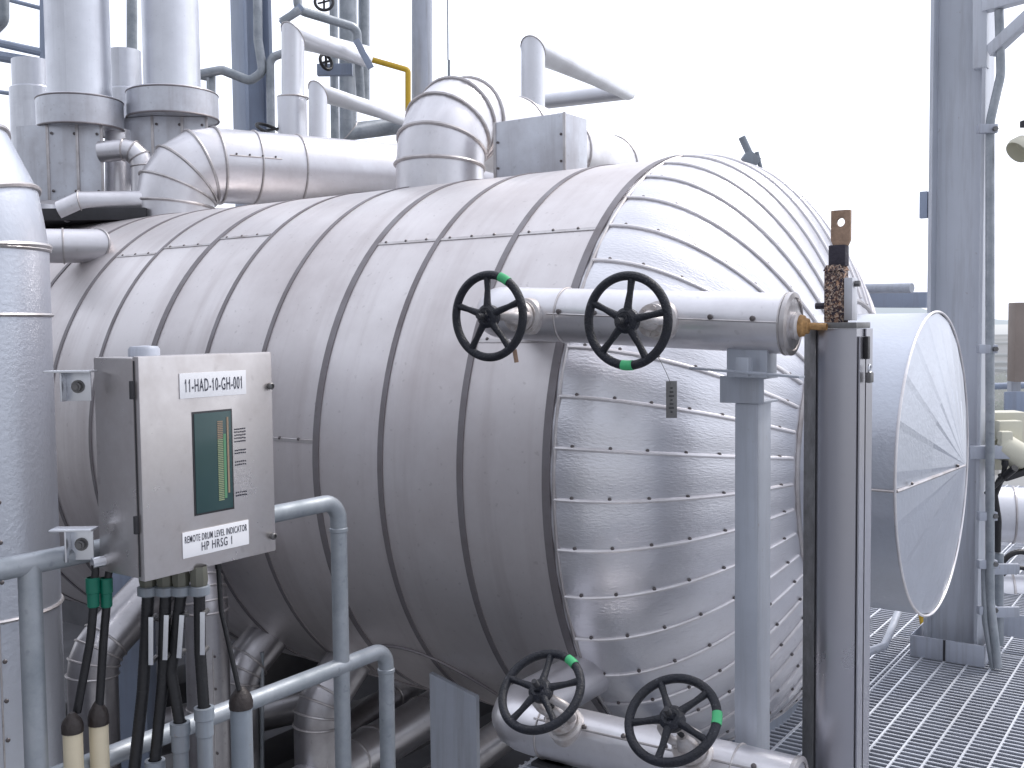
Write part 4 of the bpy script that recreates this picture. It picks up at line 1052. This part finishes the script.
# ------------------------------------------------------------------ far setting
GZ = -20
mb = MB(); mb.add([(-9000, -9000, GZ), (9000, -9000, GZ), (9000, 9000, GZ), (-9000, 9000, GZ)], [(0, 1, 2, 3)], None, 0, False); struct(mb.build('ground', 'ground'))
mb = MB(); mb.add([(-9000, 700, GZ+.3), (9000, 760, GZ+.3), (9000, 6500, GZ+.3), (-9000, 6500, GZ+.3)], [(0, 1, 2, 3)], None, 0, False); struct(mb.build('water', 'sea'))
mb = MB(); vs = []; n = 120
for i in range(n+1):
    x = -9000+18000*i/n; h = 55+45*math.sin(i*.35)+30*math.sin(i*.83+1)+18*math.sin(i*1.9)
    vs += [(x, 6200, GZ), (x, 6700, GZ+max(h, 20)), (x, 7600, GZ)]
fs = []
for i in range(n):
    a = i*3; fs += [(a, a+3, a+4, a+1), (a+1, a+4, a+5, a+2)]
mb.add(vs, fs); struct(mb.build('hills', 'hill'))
rnd = random.Random(3)
blds = [(984, 300, 15, 9), (992, 380, 22, 13), (1000, 260, 10, 7), (1008, 340, 18, 10), (1018, 280, 14, 8), (996, 520, 30, 14), (1012, 560, 26, 12), (940, 330, 16, 9), (890, 420, 18, 12), (1060, 350, 20, 12)]
kinds = ['low pale', 'wide pale', 'small pale', 'plain grey', 'short pale', 'long distant', 'far long', 'hidden pale', 'distant broad', 'outer pale']
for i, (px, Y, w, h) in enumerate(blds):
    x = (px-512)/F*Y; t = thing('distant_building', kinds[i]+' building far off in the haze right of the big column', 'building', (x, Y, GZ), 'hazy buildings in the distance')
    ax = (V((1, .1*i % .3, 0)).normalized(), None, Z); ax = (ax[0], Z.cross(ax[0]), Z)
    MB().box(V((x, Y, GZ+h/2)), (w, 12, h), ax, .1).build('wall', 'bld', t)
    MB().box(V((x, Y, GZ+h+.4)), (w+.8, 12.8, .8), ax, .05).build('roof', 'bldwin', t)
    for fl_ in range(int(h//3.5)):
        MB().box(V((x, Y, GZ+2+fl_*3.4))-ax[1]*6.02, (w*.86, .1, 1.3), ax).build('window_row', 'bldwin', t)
tpos = [(982, 150, 9), (990, 170, 8), (999, 145, 10), (1007, 175, 8), (1014, 160, 9), (1021, 190, 8), (986, 230, 9), (1003, 240, 9), (1016, 235, 8), (950, 180, 9), (905, 190, 9), (1045, 175, 9)]
tk = ['round dark', 'lower round', 'tallest round', 'small loose', 'leaning green', 'outer round', 'faint distant', 'pale distant', 'hazy low', 'green broad', 'spreading green', 'far right']
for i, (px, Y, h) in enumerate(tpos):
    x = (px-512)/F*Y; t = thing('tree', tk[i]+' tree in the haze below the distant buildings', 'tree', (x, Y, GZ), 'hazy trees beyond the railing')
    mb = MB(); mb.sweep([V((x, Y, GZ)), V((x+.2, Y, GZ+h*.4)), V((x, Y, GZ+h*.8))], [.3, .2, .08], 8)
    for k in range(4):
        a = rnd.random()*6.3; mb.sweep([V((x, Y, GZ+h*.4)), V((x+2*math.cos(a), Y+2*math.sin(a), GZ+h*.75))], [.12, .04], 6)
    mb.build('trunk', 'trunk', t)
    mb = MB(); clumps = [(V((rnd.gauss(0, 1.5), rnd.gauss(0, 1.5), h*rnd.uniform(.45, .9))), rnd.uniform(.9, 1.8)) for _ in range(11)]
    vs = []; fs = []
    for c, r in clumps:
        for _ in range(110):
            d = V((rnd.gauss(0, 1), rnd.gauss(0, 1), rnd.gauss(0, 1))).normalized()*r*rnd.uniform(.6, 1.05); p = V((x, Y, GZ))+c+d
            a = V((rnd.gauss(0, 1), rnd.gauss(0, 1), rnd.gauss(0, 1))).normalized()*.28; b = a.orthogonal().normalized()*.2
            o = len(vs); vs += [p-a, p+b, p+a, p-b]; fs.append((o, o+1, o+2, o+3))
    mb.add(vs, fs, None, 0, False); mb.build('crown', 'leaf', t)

# ------------------------------------------------------------------ unseen column and side screen, added only for their reflections
hcol('steel_column', 'unseen grey-blue steel column behind the viewpoint, added for its dark reflection', V((1.9, -1.6, 0)), .3, .3, 0, 6, 'paint', (N, T), .016)
bh = thing('reflection_screen', 'unseen grey casing wall outside the left edge of the photo', 'wall', V((-4.6, 1.6, -1.7)))
MB().box(V((-4.6, 1.6, .6)), (.3, 7, 4.6), (V((1, 0, 0)), V((0, 1, 0)), Z), .02).build('panel', 'screen', bh)  # added out of view to darken what the box and riser reflect

# ------------------------------------------------------------------ light
sc_ = bpy.context.scene
w = bpy.data.worlds.new('World'); sc_.world = w; w.use_nodes = True; nt = w.node_tree
bg = nt.nodes['Background']; sky = nt.nodes.new('ShaderNodeTexSky'); sky.sky_type = 'NISHITA'; sky.sun_disc = False
EL, AZ = math.radians(52), math.radians(60)      # azimuth measured from +Y towards +X
sky.sun_elevation = EL; sky.sun_rotation = AZ; sky.dust_density = 4; sky.air_density = 1.2
mx = nt.nodes.new('ShaderNodeMix'); mx.data_type = 'RGBA'; mx.inputs[0].default_value = .82
mx.inputs[7].default_value = (9.75, 10.1, 11.3, 1)
nt.links.new(sky.outputs[0], mx.inputs[6])
tcw = nt.nodes.new('ShaderNodeTexCoord'); dp = nt.nodes.new('ShaderNodeVectorMath'); dp.operation = 'DOT_PRODUCT'
dp.inputs[1].default_value = V((.45, .75, .5)).normalized(); nt.links.new(tcw.outputs['Generated'], dp.inputs[0])
mr = nt.nodes.new('ShaderNodeMapRange'); mr.inputs[1].default_value = -.75; mr.inputs[2].default_value = .75; mr.inputs[3].default_value = .60; mr.inputs[4].default_value = 1.45
nt.links.new(dp.outputs['Value'], mr.inputs[0])
ml = nt.nodes.new('ShaderNodeVectorMath'); ml.operation = 'SCALE'; nt.links.new(mx.outputs[2], ml.inputs[0]); nt.links.new(mr.outputs[0], ml.inputs['Scale'])
nt.links.new(ml.outputs[0], bg.inputs[0]); bg.inputs[1].default_value = .115
sd_ = bpy.data.lights.new('sun', 'SUN'); sd_.energy = 1.9; sd_.angle = math.radians(10); sd_.color = (1, .96, .92)
so = bpy.data.objects.new('sun', sd_); col.objects.link(so)
dirv = V((math.sin(AZ)*math.cos(EL), math.cos(AZ)*math.cos(EL), math.sin(EL)))
so.rotation_euler = dirv.to_track_quat('Z', 'Y').to_euler(); so.location = (3, 3, 12)
sc_.view_settings.view_transform = 'Standard'; sc_.view_settings.look = 'None'; sc_.view_settings.exposure = 0; sc_.view_settings.gamma = 1
for o in bpy.data.objects:
    if '_b' in o: del o['_b']
